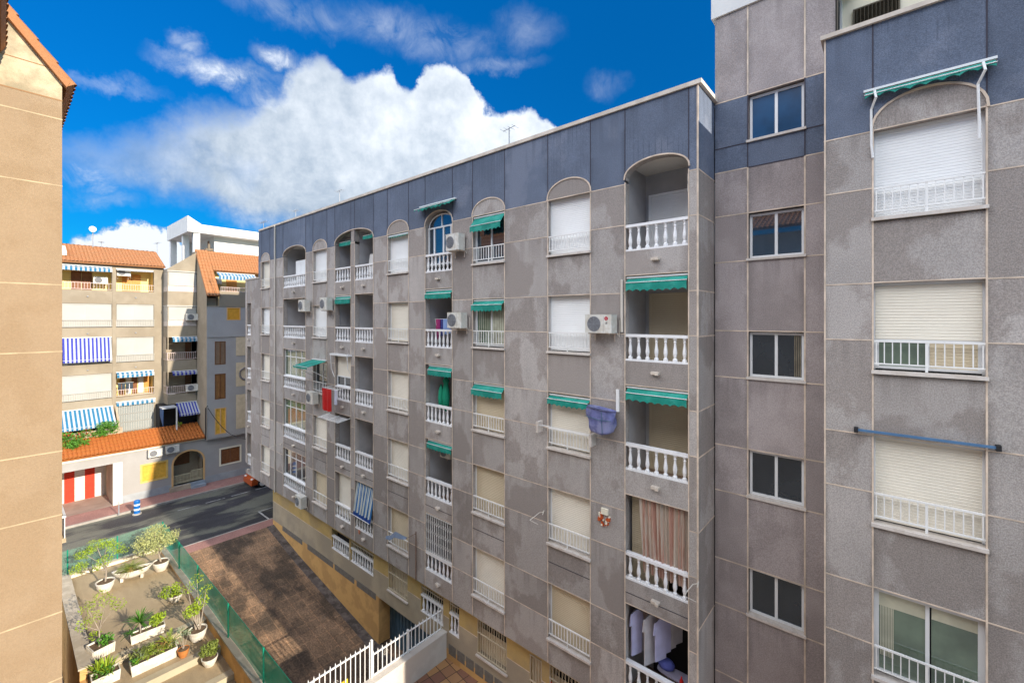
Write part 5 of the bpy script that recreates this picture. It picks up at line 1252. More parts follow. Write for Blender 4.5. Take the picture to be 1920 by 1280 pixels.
b = MB(T); b.prism([(5.42, 0, -6.25), (5.42, 0, -8.3), (5.42, -1.6, -8.3), (5.42, -1.4, -7.7)], (.12, 0, 0)); b.build('dividing_wall', BROWNR, bk)
# main tile roof
b = MB(); tiles(b, (-42.25, -1.2, 3.86), (-42.25, 8.3, 3.94), (-45.4, 8.3, 5.4), (-45.4, -1.2, 5.4), .20, .34, .045); b.build('roof', TILE, bk)
b = MB(); tiles(b, (-45.4, 8.2, 5.4), (-45.4, -1.2, 5.4), (-48, -1.2, 4.2), (-48, 8.2, 4.2), .3, .4, .04); b.build('roof', TILE, bk)
b = MB(); b.prism([(-44.3, 2.2, 4.9), (-43.0, 2.2, 4.35), (-43.0, 3.0, 4.35), (-44.3, 3.0, 4.9)], (0, 0, .25)); b.build('skylight', CREAMW, bk)
# middle bay with its own balconies
T = facing_x(XM); u0, u1 = 8.23, 10.1
m = MB(T); hm = [(u0 + .06, u1 - .03, 2.38, 3.62), (u0 + .06, u1 - .03, -.10, .98), (u0 + .06, u1 - .03, -2.75, -1.42), (u0 + .06, u1 - .03, -5.35, -4.05)]
full = [(2.05, 3.62), (-.58, .98), (-3.2, -1.42), (-5.75, -4.05)]
hm = [(u0 + .06, u1 - .03, a, q) for a, q in full]
wall_holes(m, [u0, u1], [-6.4, 3.62], hm, 0, .12)
m.poly([(u0, 0, 3.62), (u1, 0, 3.62), (u1, 0, 5.22), (u0, 0, 3.75)], 0)
zs = [-6.4] + [z for a, q in full[::-1] for z in (a, q)] + [3.75]
for a, q in zip(zs[::2], zs[1::2]): m.add([(u0, 0, a), (u0, XM - XL, a), (u0, XM - XL, q), (u0, 0, q)], [[0, 1, 2, 3]])
m.box(u0, u1, .01, 1.3, -6.5, -6.4)
m.build('wall', [BACKG], bk)
for i, (a, q) in enumerate(full):
    if i < 2:
        b = MB(T); b.box(u0 + .06, u1 - .03, .06, .09, a + .36, q); b.box(u0 + .001, u0 + .05, .03, 1.29, a + .36, q); b.box(u0 - .03, u1, -.03, 1.29, q - .05, q + .03)
        o = b.build('shutter', SHUTF, bk); thin_rail(T, u0 + .05, u1, a + .02, a + .5, -.0, o, 16, PINKR)
        b = MB(T); b.box(u0 + .02, u1 - .02, 0.02, .06, a - .02, a + .42); b.box(u0 + .004, u0 + .04, 0.06, 1.29, a - .02, a + .40); b.build('parapet', SILL, o)
    else:
        o = room(T, u0, u1, a, q, bk, BROWNR, 1.3)
        thin_rail(T, u0, u1, a + .08, a + .62, -.02, o, 15, PINKR); thin_rail(lambda p: (XM - p[0], u0 - .01 + p[1], p[2]), .0, 1.2, a + .08, a + .62, 0, o, 8, PINKR)
        b = MB(T); b.box(u1 - .5, u1 - .1, 1.2, 1.29, a, a + 1.3); b.build('door', BWOOD, o)
# right hand section: side wall, gable strip of tiles, terrace, lower flats
T = facing_x(XR); r0 = 10.06
m = MB(T)
m.add([(r0, 0, -9.0), (r0, XR - XL, -9.0), (r0, XR - XL, 5.3), (r0, XR + 41.3, 5.3), (r0, 0, 1.6)], [[4, 3, 2, 1, 0]])
win = [(11.36, 12.31, -.13, .86), (10.58, 11.29, -3.50, -1.74), (10.58, 11.29, -6.12, -4.2), (10.58, 11.33, -8.78, -6.8)]
wall_holes(m, [r0, 20], [-9.0, .95], win, 1, .12)
wall_holes(m, [10.85, 20], [.95, 2.05], [], 0)
m.box(r0, 20, .01, .5, -9.08, -9.0, 1); m.box(r0, 20, 2.5, 9, -9, 4.6, 0); m.box(r0 + .012, 10.8, .4, 3, .9, 1.55, 0)
m.box(10.85, 20, .01, .12, 2.05, 2.08, 0); m.box(10.85, 20, .1, 2.5, .80, .95, 0)
m.box(r0, 20, -.05, .02, -1.42, -1.32, 1); m.box(r0, 20, -.04, .0, .90, .96, 0)
m.add([(10.85, .05, .9), (10.85, 2.4, .9), (10.85, 2.4, 4.9), (10.85, .05, 1.7)], [[0, 1, 2, 3]], 0)
m.box(10.85, 20, 2.3, 2.45, .95, 4.4, 2)
m.build('wall', [BACKG, BACKP, YEL], bk)
b = MB(); tiles(b, (-38.45, 10.02, 1.72), (-38.45, 10.88, 1.72), (-41.6, 10.88, 5.45), (-41.6, 10.02, 5.45), .2, .34, .045); b.build('roof', TILE, bk)
b = MB(); tiles(b, (-40.1, 10.88, 3.75), (-40.1, 20, 3.75), (-41.6, 20, 5.40), (-41.6, 10.88, 5.40), .2, .34, .045); b.build('roof', TILE, bk)
b = MB(T); b.box(12.0, 12.75, 2.22, 2.3, .95, 3.3); b.build('door', ODOOR, bk)
thin_rail(T, 11.0, 13.5, 2.08, 2.42, .08, bk, 22, PINKR)
for i, (a, c, p, q) in enumerate(win):
    mm = [OTRIM, BWOOD, BWOOD, OTRIM][i]; mi = [plain('orange_shutter', (.62, .30, .03)), BWOOD, mat('mid_brown_wood', (.27, .13, .045), .5), YWOOD][i]
    b = MB(T); frame(b, a, c, p, q, .04, .06 if i in (0, 3) else .04, [(a + c) / 2] if i else [], .05); o = b.build('window', mm, bk)
    if i:
        for s_, (x0, x1) in enumerate(((a + .05, (a + c) / 2 - .02), ((a + c) / 2 + .02, c - .05))): b = MB(T); shutter(b, x0, x1, p + .05, q - .05, .05, pitch=.08); b.build('shutter', mi if i != 1 else mat('glazed_shutter', (.24, .16, .10), .4), o)
    else: b = MB(T); b.box(a + .05, c - .05, .03, .06, p + .05, q - .05); b.build('shutter', mi, o)
b = MB(T); z0 = -9.0
CP = plain('cream_panel', (.60, .49, .33))
b.box(12.0, 13.2, -.025, .0, -2.9, -1.45); b.box(12.0, 13.2, -.025, 0, -5.3, -3.45); b.box(12.0, 13.2, -.025, 0, -8.6, -5.95)
b.build('cream_panel', CP, bk)
b = MB(T); b.tube([(12.75 + .52 * math.cos(t), -.04, -4.35 + .48 * math.sin(t)) for t in [math.pi * (.5 + i / 14) for i in range(15)]], .07, 5); b.build('round_emblem', plain('emblem_grey', (.22, .20, .19)), bk)
# ground floor with garage entry, arch and tiled porch roof
T = facing_x(XG)
m = MB(T); gh = [(-2.2, 4.88, GZ, -9.62), (6.38, 7.72, -11.25, -10.15), (11.08, 12.40, -11.25, -10.08)]
aU = (8.13, 9.93); az = -10.55
wall_holes(m, [-2.3, 8.13, 9.93, 20], [GZ, -8.9], gh + [(8.13, 9.93, -12.05, -8.9)], 0, .3)
P = [(aU[0] + .9 - .9 * math.cos(math.pi * i / 16), az + .82 * math.sin(math.pi * i / 16)) for i in range(17)]
for (a, za), (c, zb) in zip(P, P[1:]):
    m.add([(a, 0, za), (c, 0, zb), (c, 0, -8.9), (a, 0, -8.9)], [[0, 1, 2, 3]]); m.add([(a, 0, za), (c, 0, zb), (c, 1.4, zb), (a, 1.4, za)], [[0, 1, 2, 3]])
m.add([(aU[0], 0, -12.05), (aU[0], 1.4, -12.05), (aU[0], 1.4, az), (aU[0], 0, az)], [[0, 1, 2, 3]], 1); m.add([(aU[1], 0, -12.05), (aU[1], 1.4, -12.05), (aU[1], 1.4, az), (aU[1], 0, az)], [[0, 1, 2, 3]], 1)
m.add([(aU[0], 1.4, -12.05), (aU[1], 1.4, -12.05), (aU[1], 1.4, -9.5), (aU[0], 1.4, -9.5)], [[0, 1, 2, 3]], 1)
m.add([(aU[0], 0, -12.05), (aU[1], 0, -12.05), (aU[1], 1.4, -12.05), (aU[0], 1.4, -12.05)], [[0, 1, 2, 3]], 1)
m.box(4.88, 5.36, -.02, 0, GZ, -9.6, 2)
m.box(-2.3, 10.0, -.06, -.0, -9.05, -8.86, 2)
m.box(-2.2, 4.88, 2.95, 3.1, GZ, -9.6, 2); m.add([(4.88, .3, GZ), (4.88, 3, GZ), (4.88, 3, -9.6), (4.88, .3, -9.6)], [[0, 1, 2, 3]], 1)
m.add([(-2.2, .3, -9.62), (4.88, .3, -9.62), (4.88, 3, -9.62), (-2.2, 3, -9.62)], [[0, 3, 2, 1]], 2)
m.add([(-2.3, 0.02, -8.9), (20, .02, -8.9), (20, 3.6, -8.9), (-2.3, 3.6, -8.9)], [[0, 1, 2, 3]], 0)
for a, c in ((5.37, 8.013), (10.05, 20)): m.box(a, c, -.015, 0, GZ, GZ + .5, 3)
m.build('ground_storey_wall', [BACKP, BROWNR, CREAMW, mat('bluish_base', (.34, .36, .37), .85)], bk)
b = MB(T)
for i in range(14):
    a = -2.2 + i * .50; b.box(a, a + .5, 2.9, 2.95, GZ, -10.2, i % 2)
b.build('garage_door', [plain('garage_red', (.62, .045, .02)), plain('garage_white', (.66, .62, .56))], bk)
b = MB(); b.box(-42.2, -39.11, -2.2, 4.86, GZ + .002, GZ + .01); struct('garage_drive', b, DRIVE)
b = MB(T); 
V = []
for (a, za) in P:
    c = (aU[0] + aU[1]) / 2; k = 1.13; V += [(a, -.03, za), (c + (a - c) * k, -.03, az + (za - az) * k), (a, .0, za), (c + (a - c) * k, .0, az + (za - az) * k)]
b.add(V, [[4 * i, 4 * i + 4, 4 * i + 5, 4 * i + 1] for i in range(16)] + [[4 * i + 1, 4 * i + 5, 4 * i + 7, 4 * i + 3] for i in range(16)])
for s_, (a, c) in enumerate(((aU[0] - .117, aU[0]), (aU[1], aU[1] + .117))): b.box(a, c, -.03, 0, -12.1, az)
b.build('arch_trim', OTRIM, bk)
b = MB(T); b.box(8.2, 9.4, 1.32, 1.4, -10.95, -9.9); b.build('shutter', BWOOD, bk)
thin_rail(T, 8.15, 9.15, -11.95, -11.35, .05, bk, 12, plain('ivory_rail', (.62, .56, .36))); thin_rail(T, 9.2, 9.92, -11.95, -11.2, .05, bk, 9, plain('ivory_rail', (.62, .56, .36)), 'gate')
b = MB(T); b.box(9.1, 10.0, -.55, 0, GZ, -12.22); b.box(9.1, 10.0, -.28, 0, -12.22, -12.05); b.build('step', mat('blue_grey_step', (.30, .34, .38), .8), bk)
b = MB(T); b.box(7.9, 9.1, -.25, 0, GZ, -12.1); b.build('planter_ledge', BROWNR, bk)
for (a, c, p, q), mm, tr in ((gh[1], YWOOD, plain('ochre_trim', (.66, .45, .14))), (gh[2], BWOOD, CREAMW)):
    b = MB(T); frame(b, a - .1, c + .1, p - .1, q + .1, .0, .11, [], .03); o = b.build('window', tr, bk)
    for x0, x1 in ((a, (a + c) / 2 - .01), ((a + c) / 2 + .01, c)): b = MB(T); frame(b, x0, x1, p, q, .10, .05, [], .04); shutter(b, x0 + .05, x1 - .05, p + .05, q - .05, .09, pitch=.07); b.build('shutter', mm, o)
b = MB(); tiles(b, (-38.85, -2.4, -8.72), (-38.85, 10.02, -8.86), (-40.9, 10.02, -8.05), (-40.9, -2.4, -7.95), .20, .34, .045); b.build('porch_roof', TILEO, bk)
b = MB(); b.box(-42.6, -40.85, 5.7, 10.0, -8.7, -8.3); b.box(-41.0, -40.85, -2.4, 5.6, -8.4, -7.6); b.build('terrace_parapet', BROWNR, bk)
# awnings of the block across the street
def aw2(label, X, u0, u1, zt, proj, fall, val, mats, n, **k): return awning(label, u0, u1, 0, zt, proj, fall, val, T=facing_x(X), mats=mats, stripes=n, group='striped awnings across the street', cass=k.get('cass', True))
aw2('blue and white striped awning across the top left balcony under the long tiled roof', XL, 2.62, 5.25, 3.66, .3, .10, .24, [TEAL, AWHT], 22)
aw2('plain pale rolled awning over the top balcony with orange doors', XL, 5.5, 7.6, 3.60, .12, .06, .0, [AWHT, AWHT], 2)
aw2('bright blue striped awning let down flat in front of a whole balcony', XL, 2.75, 5.22, -1.34, .42, 1.50, .16, [NAVY, AWHT], 24)
aw2('teal striped awning over the only open balcony of its column, above a dark airer', XL, 5.5, 7.62, -3.92, .30, .14, .22, [TEAL, AWHT], 16)
aw2('wide blue and white striped awning sloping out over flowering plants', XL, 2.62, 5.3, -6.30, 1.55, .95, .16, [TEAL, AWHT], 24)
aw2('teal striped valance along the top of a white folding grille', XL, 5.5, 7.72, -6.08, .08, .05, .22, [TEAL, AWHT], 16)
aw2('small teal striped awning in the shaded bay, third balcony from its top', XM, 8.5, 10.05, -1.42, .22, .10, .24, [TEAL, AWHT], 12)
aw2('small navy striped awning in the shaded bay, lowest of its balconies', XM, 8.5, 10.05, -4.02, .18, .08, .20, [NAVY, AWHT], 12)
aw2('deep blue and white striped awning sloping out beside a dark shelter above the porch tiles', XM, 8.75, 10.05, -6.45, .95, .70, .16, [NAVY, AWHT], 14)
aw2('teal and white striped awning over the yellow roof terrace', XR - .9, 10.95, 13.6, 3.55, .5, .22, .30, [TEAL, AWHT], 22)
o = thing('shelter', 'small blue walled shelter with a pale flat roof above the porch tiles', 'shelter', (-41, 8, -8.3))
b = MB(); b.box(-41.2, -40.2, 7.7, 8.6, -6.62, -6.54); b.build('roof', AWHT, o)
b = MB(); b.prism([(-41.2, 7.75, -6.62), (-40.25, 7.75, -6.62), (-40.25, 7.75, -7.9), (-41.2, 7.75, -7.2)], (0, .03, 0)); b.build('side_panel', plain('shelter_blue', (.03, .08, .20)), o)
b = MB(); b.box(-40.26, -40.2, 8.52, 8.6, -8.3, -6.62); b.build('post', WHITE, o)
b = MB(); b.box(-42.5, -41.3, 7.75, 10.0, -8.3, -6.5); b.build('back_panel', VOID, o)
TB = facing_x(XM); TLf = facing_x(XL); TG = facing_x(XG)
for args in (('air conditioner on the wall of the top left balcony behind brown doors', 4.72, .9, 2.75, TLf), ('air conditioner high in the top balcony with orange doors', 5.95, .6, 3.38, TLf),
             ('air conditioner under the teal striped awning of the yellow roof terrace', 11.2, 2.3, 3.0, facing_x(XR)), ('air conditioner on the sunny corner of the second balcony of the bay', 9.72, .02, .12, TB),
             ('air conditioner on the shaded lowest balcony of the bay', 9.72, .02, -5.35, TB), ('left air conditioner of the two above the ochre ground floor window', 7.05, 0, -9.35, TG), ('right air conditioner of the two above the ochre ground floor window', 8.02, 0, -9.3, TG)):
    lab, u, w, z, TT_ = args; air_conditioner(lab, u, w, z, .78, .5, T=TT_)
o = thing('clothes_airer', 'dark clothes drying on a small rail at the open balcony under the teal striped awning', 'clothes airer', (-42.7, 5.9, -5.2))
b = MB(TLf); b.tube([(5.6, .2, -4.72), (6.5, .2, -4.72)], .01, 4); b.build('rail', WHITE, o)
for i in range(4): cloth('garment', ['first', 'second', 'third', 'fourth'][i] + ' dark garment from the left on the rail of the open balcony across the street', 'garment', 5.62 + .22 * i, 5.8 + .22 * i, .2, -5.2, -4.72, plain('dark_cloth', (.05, .07, .09)), i, T=TLf, group='dark clothes across the street')
# overhead cable
o = thing('overhead_cable', 'dark cable drooping from the tall bent pipe of the far block to the grey building', 'cable', (-38.5, 10.1, -6.6))
b = MB(); b.tube([(-38.4 + 6.4 * t, 10.06 + .45 * t, -6.65 - 1.25 * t - .55 * math.sin(math.pi * t)) for t in [i / 16 for i in range(17)]], .022, 5); b.build('cable', BLK, o)
b = MB(); b.tube([(-38.64, 9.98, -9.0), (-38.64, 9.98, -6.65), (-38.5, 10.06, -6.5)], .04, 6); b.build('conduit', BLK, o)
o = thing('satellite_dish', 'white satellite dish on a mast above the tiled roof', 'satellite dish', (-45.5, 4.6, 5.2))
b = MB(); b.tube([(-45.2, 4.52, 5.2), (-45.2, 4.52, 6.55)], .03, 5); b.build('mast', STEEL, o)
b = MB(lambda p: (-45.1 + p[2], 4.50 + p[0], 6.65 + p[1])); b.lathe(0, 0, 0, [(.02, 0), (.12, .02), (.20, .06), (.21, .08)], 16); b.build('dish', WHITE, o)
antenna('antenna of thin rods on the tiled roof left of the white penthouse', -45.6, 8.4, 5.2, 1.0, 6, 1.2)
antenna('short dark antenna right beside the white satellite dish', -45.3, 5.0, 5.2, .6, 5, .5)
# white penthouse block behind
wp = thing('penthouse', 'white rooftop house with a slanted canopy on columns behind the tiled roofs', 'penthouse', (-50, 13, 4))
b = MB(); X0 = -48
b.prism([(X0, 11.03, 7.85), (X0, 22, 7.85), (X0, 22, 8.6), (X0, 12.1, 8.62), (X0, 11.03, 9.28)], (-7.6, 0, 0)); b.build('roof', LIMEW, wp)
for x, y in ((-48.15, 11.5), (-50.4, 11.2), (-54.9, 11.2), (-53.5, 13.2)): b = MB(); b.box(x - .45, x, y, y + .5, 4, 7.85); b.build('column', LIMEW, wp)
b = MB(); b.box(-55, -49.2, 13.4, 22, 4, 7.85); b.box(-56, -55, 12.4, 14, 4, 7.85); b.build('wall', LIMEW, wp)
b = MB(); b.box(-49.22, -49.16, 16.0, 17.0, 6.3, 6.9); b.build('vent_box', SILL, wp)
b = MB(); b.box(-51.1, -50.7, 13.34, 13.4, 6.3, 7.6); b.build('window', BWOOD, wp)
b = MB(); b.lathe(-47.8, 12.6, 5.3, [(.28, 0), (.28, .9), (.34, .95), (.34, 1.15), (.10, 1.2), (.10, 1.6)], 10); tag(b.build('chimney_vent', plain('brown_vent', (.20, .15, .10))), 'round brown vent standing in front of the white penthouse', 'vent')
b = MB(); b.box(-49.0, -47.5, 20, 30, 4.8, 7.0); b.build('side_wall', BACKP, wp)

# ------------------------------------------------------------------ plants
def leaf(mb, p, s, n=None, tilt=1.0):
    d = Vector((rnd.gauss(0, 1), rnd.gauss(0, 1), rnd.gauss(0, 1) * tilt + .2)).normalized(); a = d.orthogonal().normalized(); 
    a.rotate(__import__('mathutils').Quaternion(d, rnd.uniform(0, 6.28))); c = d.cross(a); w_ = s * .42
    P = Vector(p)
    mb.add([tuple(P - a * s), tuple(P + c * w_ + d * s * .12), tuple(P + a * s), tuple(P - c * w_ + d * s * .12)], [[0, 1, 2, 3]])
def clump(mb, c, r, n, s, flat=.8, hollow=0):
    for _ in range(n):
        while True:
            v = Vector([rnd.uniform(-1, 1) for _ in range(3)])
            if hollow < v.length <= 1: break
        leaf(mb, (c[0] + v.x * r, c[1] + v.y * r, c[2] + v.z * r * flat), s * rnd.uniform(.6, 1.25))
def branches(mb, base, tips, r0, r1=.006, sway=.1):
    ends = []
    for t in tips:
        B, E_ = Vector(base), Vector(t); pts = []
        mid = B.lerp(E_, .5) + Vector((rnd.uniform(-sway, sway), rnd.uniform(-sway, sway), 0)); mid.z = B.z + (E_.z - B.z) * .6
        for i in range(7): u = i / 6; pts.append(tuple(B * (1 - u) ** 2 + mid * 2 * u * (1 - u) + E_ * u * u))
        mb.tube(pts, r0, 6, 0, r1); ends.append(E_)
    return ends
def blades(mb, c, n, L_, w_, droop=.5, up=(.2, 1.3), seg=5, spread=(0, 6.283)):
    for i in range(n):
        a = rnd.uniform(*spread); e = rnd.uniform(*up); l = L_ * rnd.uniform(.75, 1.1)
        d = Vector((math.cos(a) * math.cos(e), math.sin(a) * math.cos(e), math.sin(e))); side = Vector((-math.sin(a), math.cos(a), 0))
        V = []; p = Vector(c)
        for j in range(seg + 1):
            u = j / seg; q = p + d * l * u + Vector((0, 0, -droop * l * u * u)); w2 = w_ * (1 - u) ** .6 * (.5 + min(1, u * 4) * .5)
            V += [tuple(q - side * w2 + Vector((0, 0, .3 * w2))), tuple(q), tuple(q + side * w2 + Vector((0, 0, .3 * w2)))]
        F = []
        for j in range(seg): k = 3 * j; F += [[k, k + 1, k + 4, k + 3], [k + 1, k + 2, k + 5, k + 4]]
        mb.add(V, F)
def fronds(mb, c, n, L_, up=(.25, .9), leafl=.12, droop=.5, spread=(0, 6.283)):
    for i in range(n):
        a = rnd.uniform(*spread) if spread != (0, 6.283) else 6.283 * i / n + rnd.uniform(-.1, .1); e = rnd.uniform(*up); l = L_ * rnd.uniform(.8, 1.1)
        d = Vector((math.cos(a) * math.cos(e), math.sin(a) * math.cos(e), math.sin(e))); side = Vector((-math.sin(a), math.cos(a), 0)); P0 = Vector(c); pts = []
        K = 16
        for j in range(K + 1): u = j / K; pts.append(P0 + d * l * u + Vector((0, 0, -droop * l * u * u)))
        mb.tube([tuple(p) for p in pts[::2]], .006, 3)
        for j in range(2, K):
            ll = leafl * math.sin(math.pi * (j / K) ** .7) ** .5
            for s_ in (-1, 1):
                q = pts[j]; t = (pts[j + 1] - pts[j - 1]).normalized(); e2 = q + (side * s_ + t * .55).normalized() * ll + Vector((0, 0, .25 * ll))
                mb.add([tuple(q - t * .008), tuple(q + t * .008), tuple(e2)], [[0, 1, 2]])
def round_pot(o, x, y, z, r, h, m=None, foot=False):
    b = MB(); b.lathe(x, y, z, [(r * .62, 0), (r * .66, .02), (r * .92, h * .5), (r * 1.0, h * .86), (r * 1.06, h * .88), (r * 1.06, h), (r * .96, h), (r * .9, h * .86)], 24); b.build('pot', m or POTW, o, smooth=False)
    b = MB(); b.lathe(x, y, z + h * .84, [(r * .93, 0), (r * .9, .03), (r * .3, .05)], 18); b.build('soil', SOIL, o)
def box_pot(o, x, y, z, lx, ly, h, m=None, flute=False, rot=0):
    c, s_ = math.cos(rot), math.sin(rot); T = lambda p: (x + p[0] * c - p[1] * s_, y + p[0] * s_ + p[1] * c, z + p[2])
    b = MB(T); t = .03; X_, Y_ = lx / 2, ly / 2
    for s1 in (-1, 1):
        b.add([(s1 * X_ * .92, -Y_ * .94, 0), (s1 * X_ * .92, Y_ * .94, 0), (s1 * X_, Y_, h), (s1 * X_, -Y_, h), (s1 * (X_ - t), -Y_ + t, h), (s1 * (X_ - t), Y_ - t, h), (s1 * (X_ - t), Y_ - t, h * .7), (s1 * (X_ - t), -Y_ + t, h * .7)], [[0, 1, 2, 3], [3, 2, 5, 4], [4, 5, 6, 7]])
        b.add([(-X_ * .92, s1 * Y_ * .94, 0), (X_ * .92, s1 * Y_ * .94, 0), (X_, s1 * Y_, h), (-X_, s1 * Y_, h), (-X_ + t, s1 * (Y_ - t), h), (X_ - t, s1 * (Y_ - t), h), (X_ - t, s1 * (Y_ - t), h * .7), (-X_ + t, s1 * (Y_ - t), h * .7)], [[0, 1, 2, 3], [3, 2, 5, 4], [4, 5, 6, 7]])
    if flute:
        n = 12
        for i in range(n):
            a = -.9 + 1.8 * (i + .5) / n
            b.box(a * X_ - .014, a * X_ + .014, -Y_ - .012, -Y_ + .02, .03, h - .03); b.box(X_ - .02, X_ + .012, a * Y_ - .014, a * Y_ + .014, .03, h - .03)
    b.build('planter', m or POTW, o)
    b = MB(T); b.box(-X_ + t, X_ - t, -Y_ + t, Y_ - t, h * .7, h * .82); b.build('soil', SOIL, o)
ZT = -11.8
PG = 'potted plants on the sunny terrace'
# far left small tree
o = thing('potted_tree', 'thin leaning tree in a round white pot, nearest the street front on the left', 'potted plant', (-25.9, 3.0, ZT), PG)
round_pot(o, -25.85, 2.98, ZT, .31, .42)
b = MB(); tips = [(-26.5, 2.35, -10.2), (-25.6, 3.3, -10.0), (-26.1, 2.7, -9.75), (-25.5, 2.9, -10.35), (-26.3, 3.1, -9.95), (-26.4, 2.2, -10.7)]
branches(b, (-25.85, 2.98, ZT + .35), [(-25.8, 3.0, -10.9)], .035, .028, .03); E = branches(b, (-25.8, 3.0, -10.92), tips, .022, .006, .12); b.build('trunk', BARK, o)
b = MB()
for t in tips: clump(b, t, .32, 210, .040, .7); clump(b, tuple(Vector(t) + Vector((rnd.uniform(-.25, .25), rnd.uniform(-.25, .25), rnd.uniform(-.25, .1)))), .22, 90, .038)
b.build('foliage', LEAFY, o)
# boat shaped planter with cycad
o = thing('potted_palm', 'spiky cycad in a long boat shaped white planter on feet', 'potted plant', (-25.9, 3.9, ZT), PG)
ang = math.atan2(4.34 - 3.38, -26.0 + 26.3); 
cx0, cy0 = -26.1, 3.92; c_, s_ = math.cos(ang), math.sin(ang); TBo = lambda p: (cx0 + p[0] * c_ - p[1] * s_, cy0 + p[0] * s_ + p[1] * c_, ZT + p[2])
b = MB(TBo); NS = 28
def boat(k, z): return [(.72 * k * math.cos(t * 2 * math.pi / NS), .27 * k ** .8 * math.sin(t * 2 * math.pi / NS), z + .07 * k * abs(math.cos(t * 2 * math.pi / NS)) ** 2) for t in range(NS)]
rings = [boat(.55, .12), boat(.82, .22), boat(.96, .38), boat(1.0, .44), boat(.93, .43), boat(.88, .36)]
V = sum(rings, []); b.add(V, [[j * NS + i, j * NS + (i + 1) % NS, (j + 1) * NS + (i + 1) % NS, (j + 1) * NS + i] for j in range(5) for i in range(NS)] + [list(range(NS))[::-1]]); b.build('planter', POTW, o, smooth=True)
b = MB(TBo); b.poly(boat(.89, .34)); b.build('soil', SOIL, o)
for e in (-.35, .35): b = MB(TBo); b.box(e - .05, e + .05, -.12, .12, 0, .18); b.build('foot', POTW, o)
b = MB(); b.lathe(-26.1, 3.85, ZT + .33, [(.12, 0), (.13, .1), (.08, .2)], 8); b.build('trunk', mat('cycad_trunk', (.36, .22, .08), .9, .3, 12), o)
b = MB(); fronds(b, (-26.1, 3.85, ZT + .50), 26, .72, (.25, 1.0), .10, .45); fronds(b, (-26.1, 3.85, ZT + .50), 16, .6, (.05, .5), .09, .35); b.build('foliage', LEAFO, o)
# bushy pale tree
o = thing('potted_tree', 'bushy pale green tree in a round white pot in the far fence corner', 'potted plant', (-26.0, 4.95, ZT), PG)
round_pot(o, -26.0, 4.93, ZT, .31, .42)
b = MB(); tips = [(-26.0 + .52 * math.cos(a), 4.8 + .48 * math.sin(a), -10.35 + .22 * math.sin(3 * a)) for a in [i * .9 for i in range(7)]] + [(-26.1, 4.7, -9.95), (-26.2, 4.3, -10.6)]
branches(b, (-26.0, 4.93, ZT + .35), [(-26.0, 4.86, -11.05)], .04, .03, .02); branches(b, (-26.0, 4.86, -11.07), tips, .022, .006, .15); b.build('trunk', BARK, o)
b = MB()
for t in tips: clump(b, t, .38, 380, .040, .85); clump(b, tuple(Vector(t) + Vector((rnd.uniform(-.3, .3), rnd.uniform(-.3, .3), rnd.uniform(-.2, .2)))), .26, 80, .042)
b.build('foliage', LEAFP, o)
# small pot
o = thing('potted_plant', 'small leafy bush in a squat white pot close to the fence, halfway along', 'potted plant', (-22.7, 4.75, ZT), PG)
round_pot(o, -22.7, 4.78, ZT, .24, .28)
b = MB()
for _ in range(9): clump(b, (-22.75 + rnd.uniform(-.28, .2), 4.68 + rnd.uniform(-.3, .22), ZT + .42 + rnd.uniform(-.08, .16)), .15, 40, .055)
b.build('foliage', LEAFY, o)
# two stemmed tree
o = thing('potted_tree', 'two stemmed small tree in a white pot at the top of the terrace steps', 'potted plant', (-19.7, 4.85, ZT), PG)
round_pot(o, -19.75, 4.84, -12.05, .29, .40)
b = MB(); tips = [(-19.8, 4.75, -10.9), (-19.9, 5.0, -10.75), (-20.0, 4.6, -10.15), (-19.7, 5.1, -10.25), (-20.1, 4.9, -9.95), (-19.6, 4.6, -10.8)]
branches(b, (-19.78, 4.80, -11.72), tips[:3], .024, .008, .05); branches(b, (-19.70, 4.90, -11.72), tips[3:], .022, .008, .05); b.build('trunk', BARK, o)
b = MB()
for t in tips[:2] + tips[5:]: clump(b, t, .26, 150, .05, .8)
for t in tips[2:5]: clump(b, t, .24, 80, .038)
b.build('foliage', LEAFY, o)
# square fluted planter
o = thing('potted_tree', 'sparse tree with shrubs in a square fluted white planter near the left wall', 'potted plant', (-21.1, 2.35, ZT), PG)
box_pot(o, -21.15, 2.32, ZT, .66, .60, .34, flute=True, rot=R(12))
b = MB(); tips = [(-21.5, 2.0, -10.2), (-21.2, 2.5, -10.05), (-21.6, 2.35, -10.0), (-21.0, 2.75, -10.25), (-21.3, 2.2, -10.5), (-21.3, 1.9, -10.65)]
branches(b, (-21.1, 2.28, ZT + .25), [(-21.15, 2.28, -10.95)], .026, .02, .02); branches(b, (-21.15, 2.28, -10.98), tips, .014, .005, .12); b.build('trunk', BARK, o)
b = MB()
for t in tips: clump(b, t, .25, 85, .038)
clump(b, (-21.4, 2.2, -11.2), .2, 60, .05); b.build('foliage', LEAFY, o)
b = MB(); clump(b, (-21.0, 2.45, -11.3), .24, 130, .06); b.build('shrub', LEAFG, o)
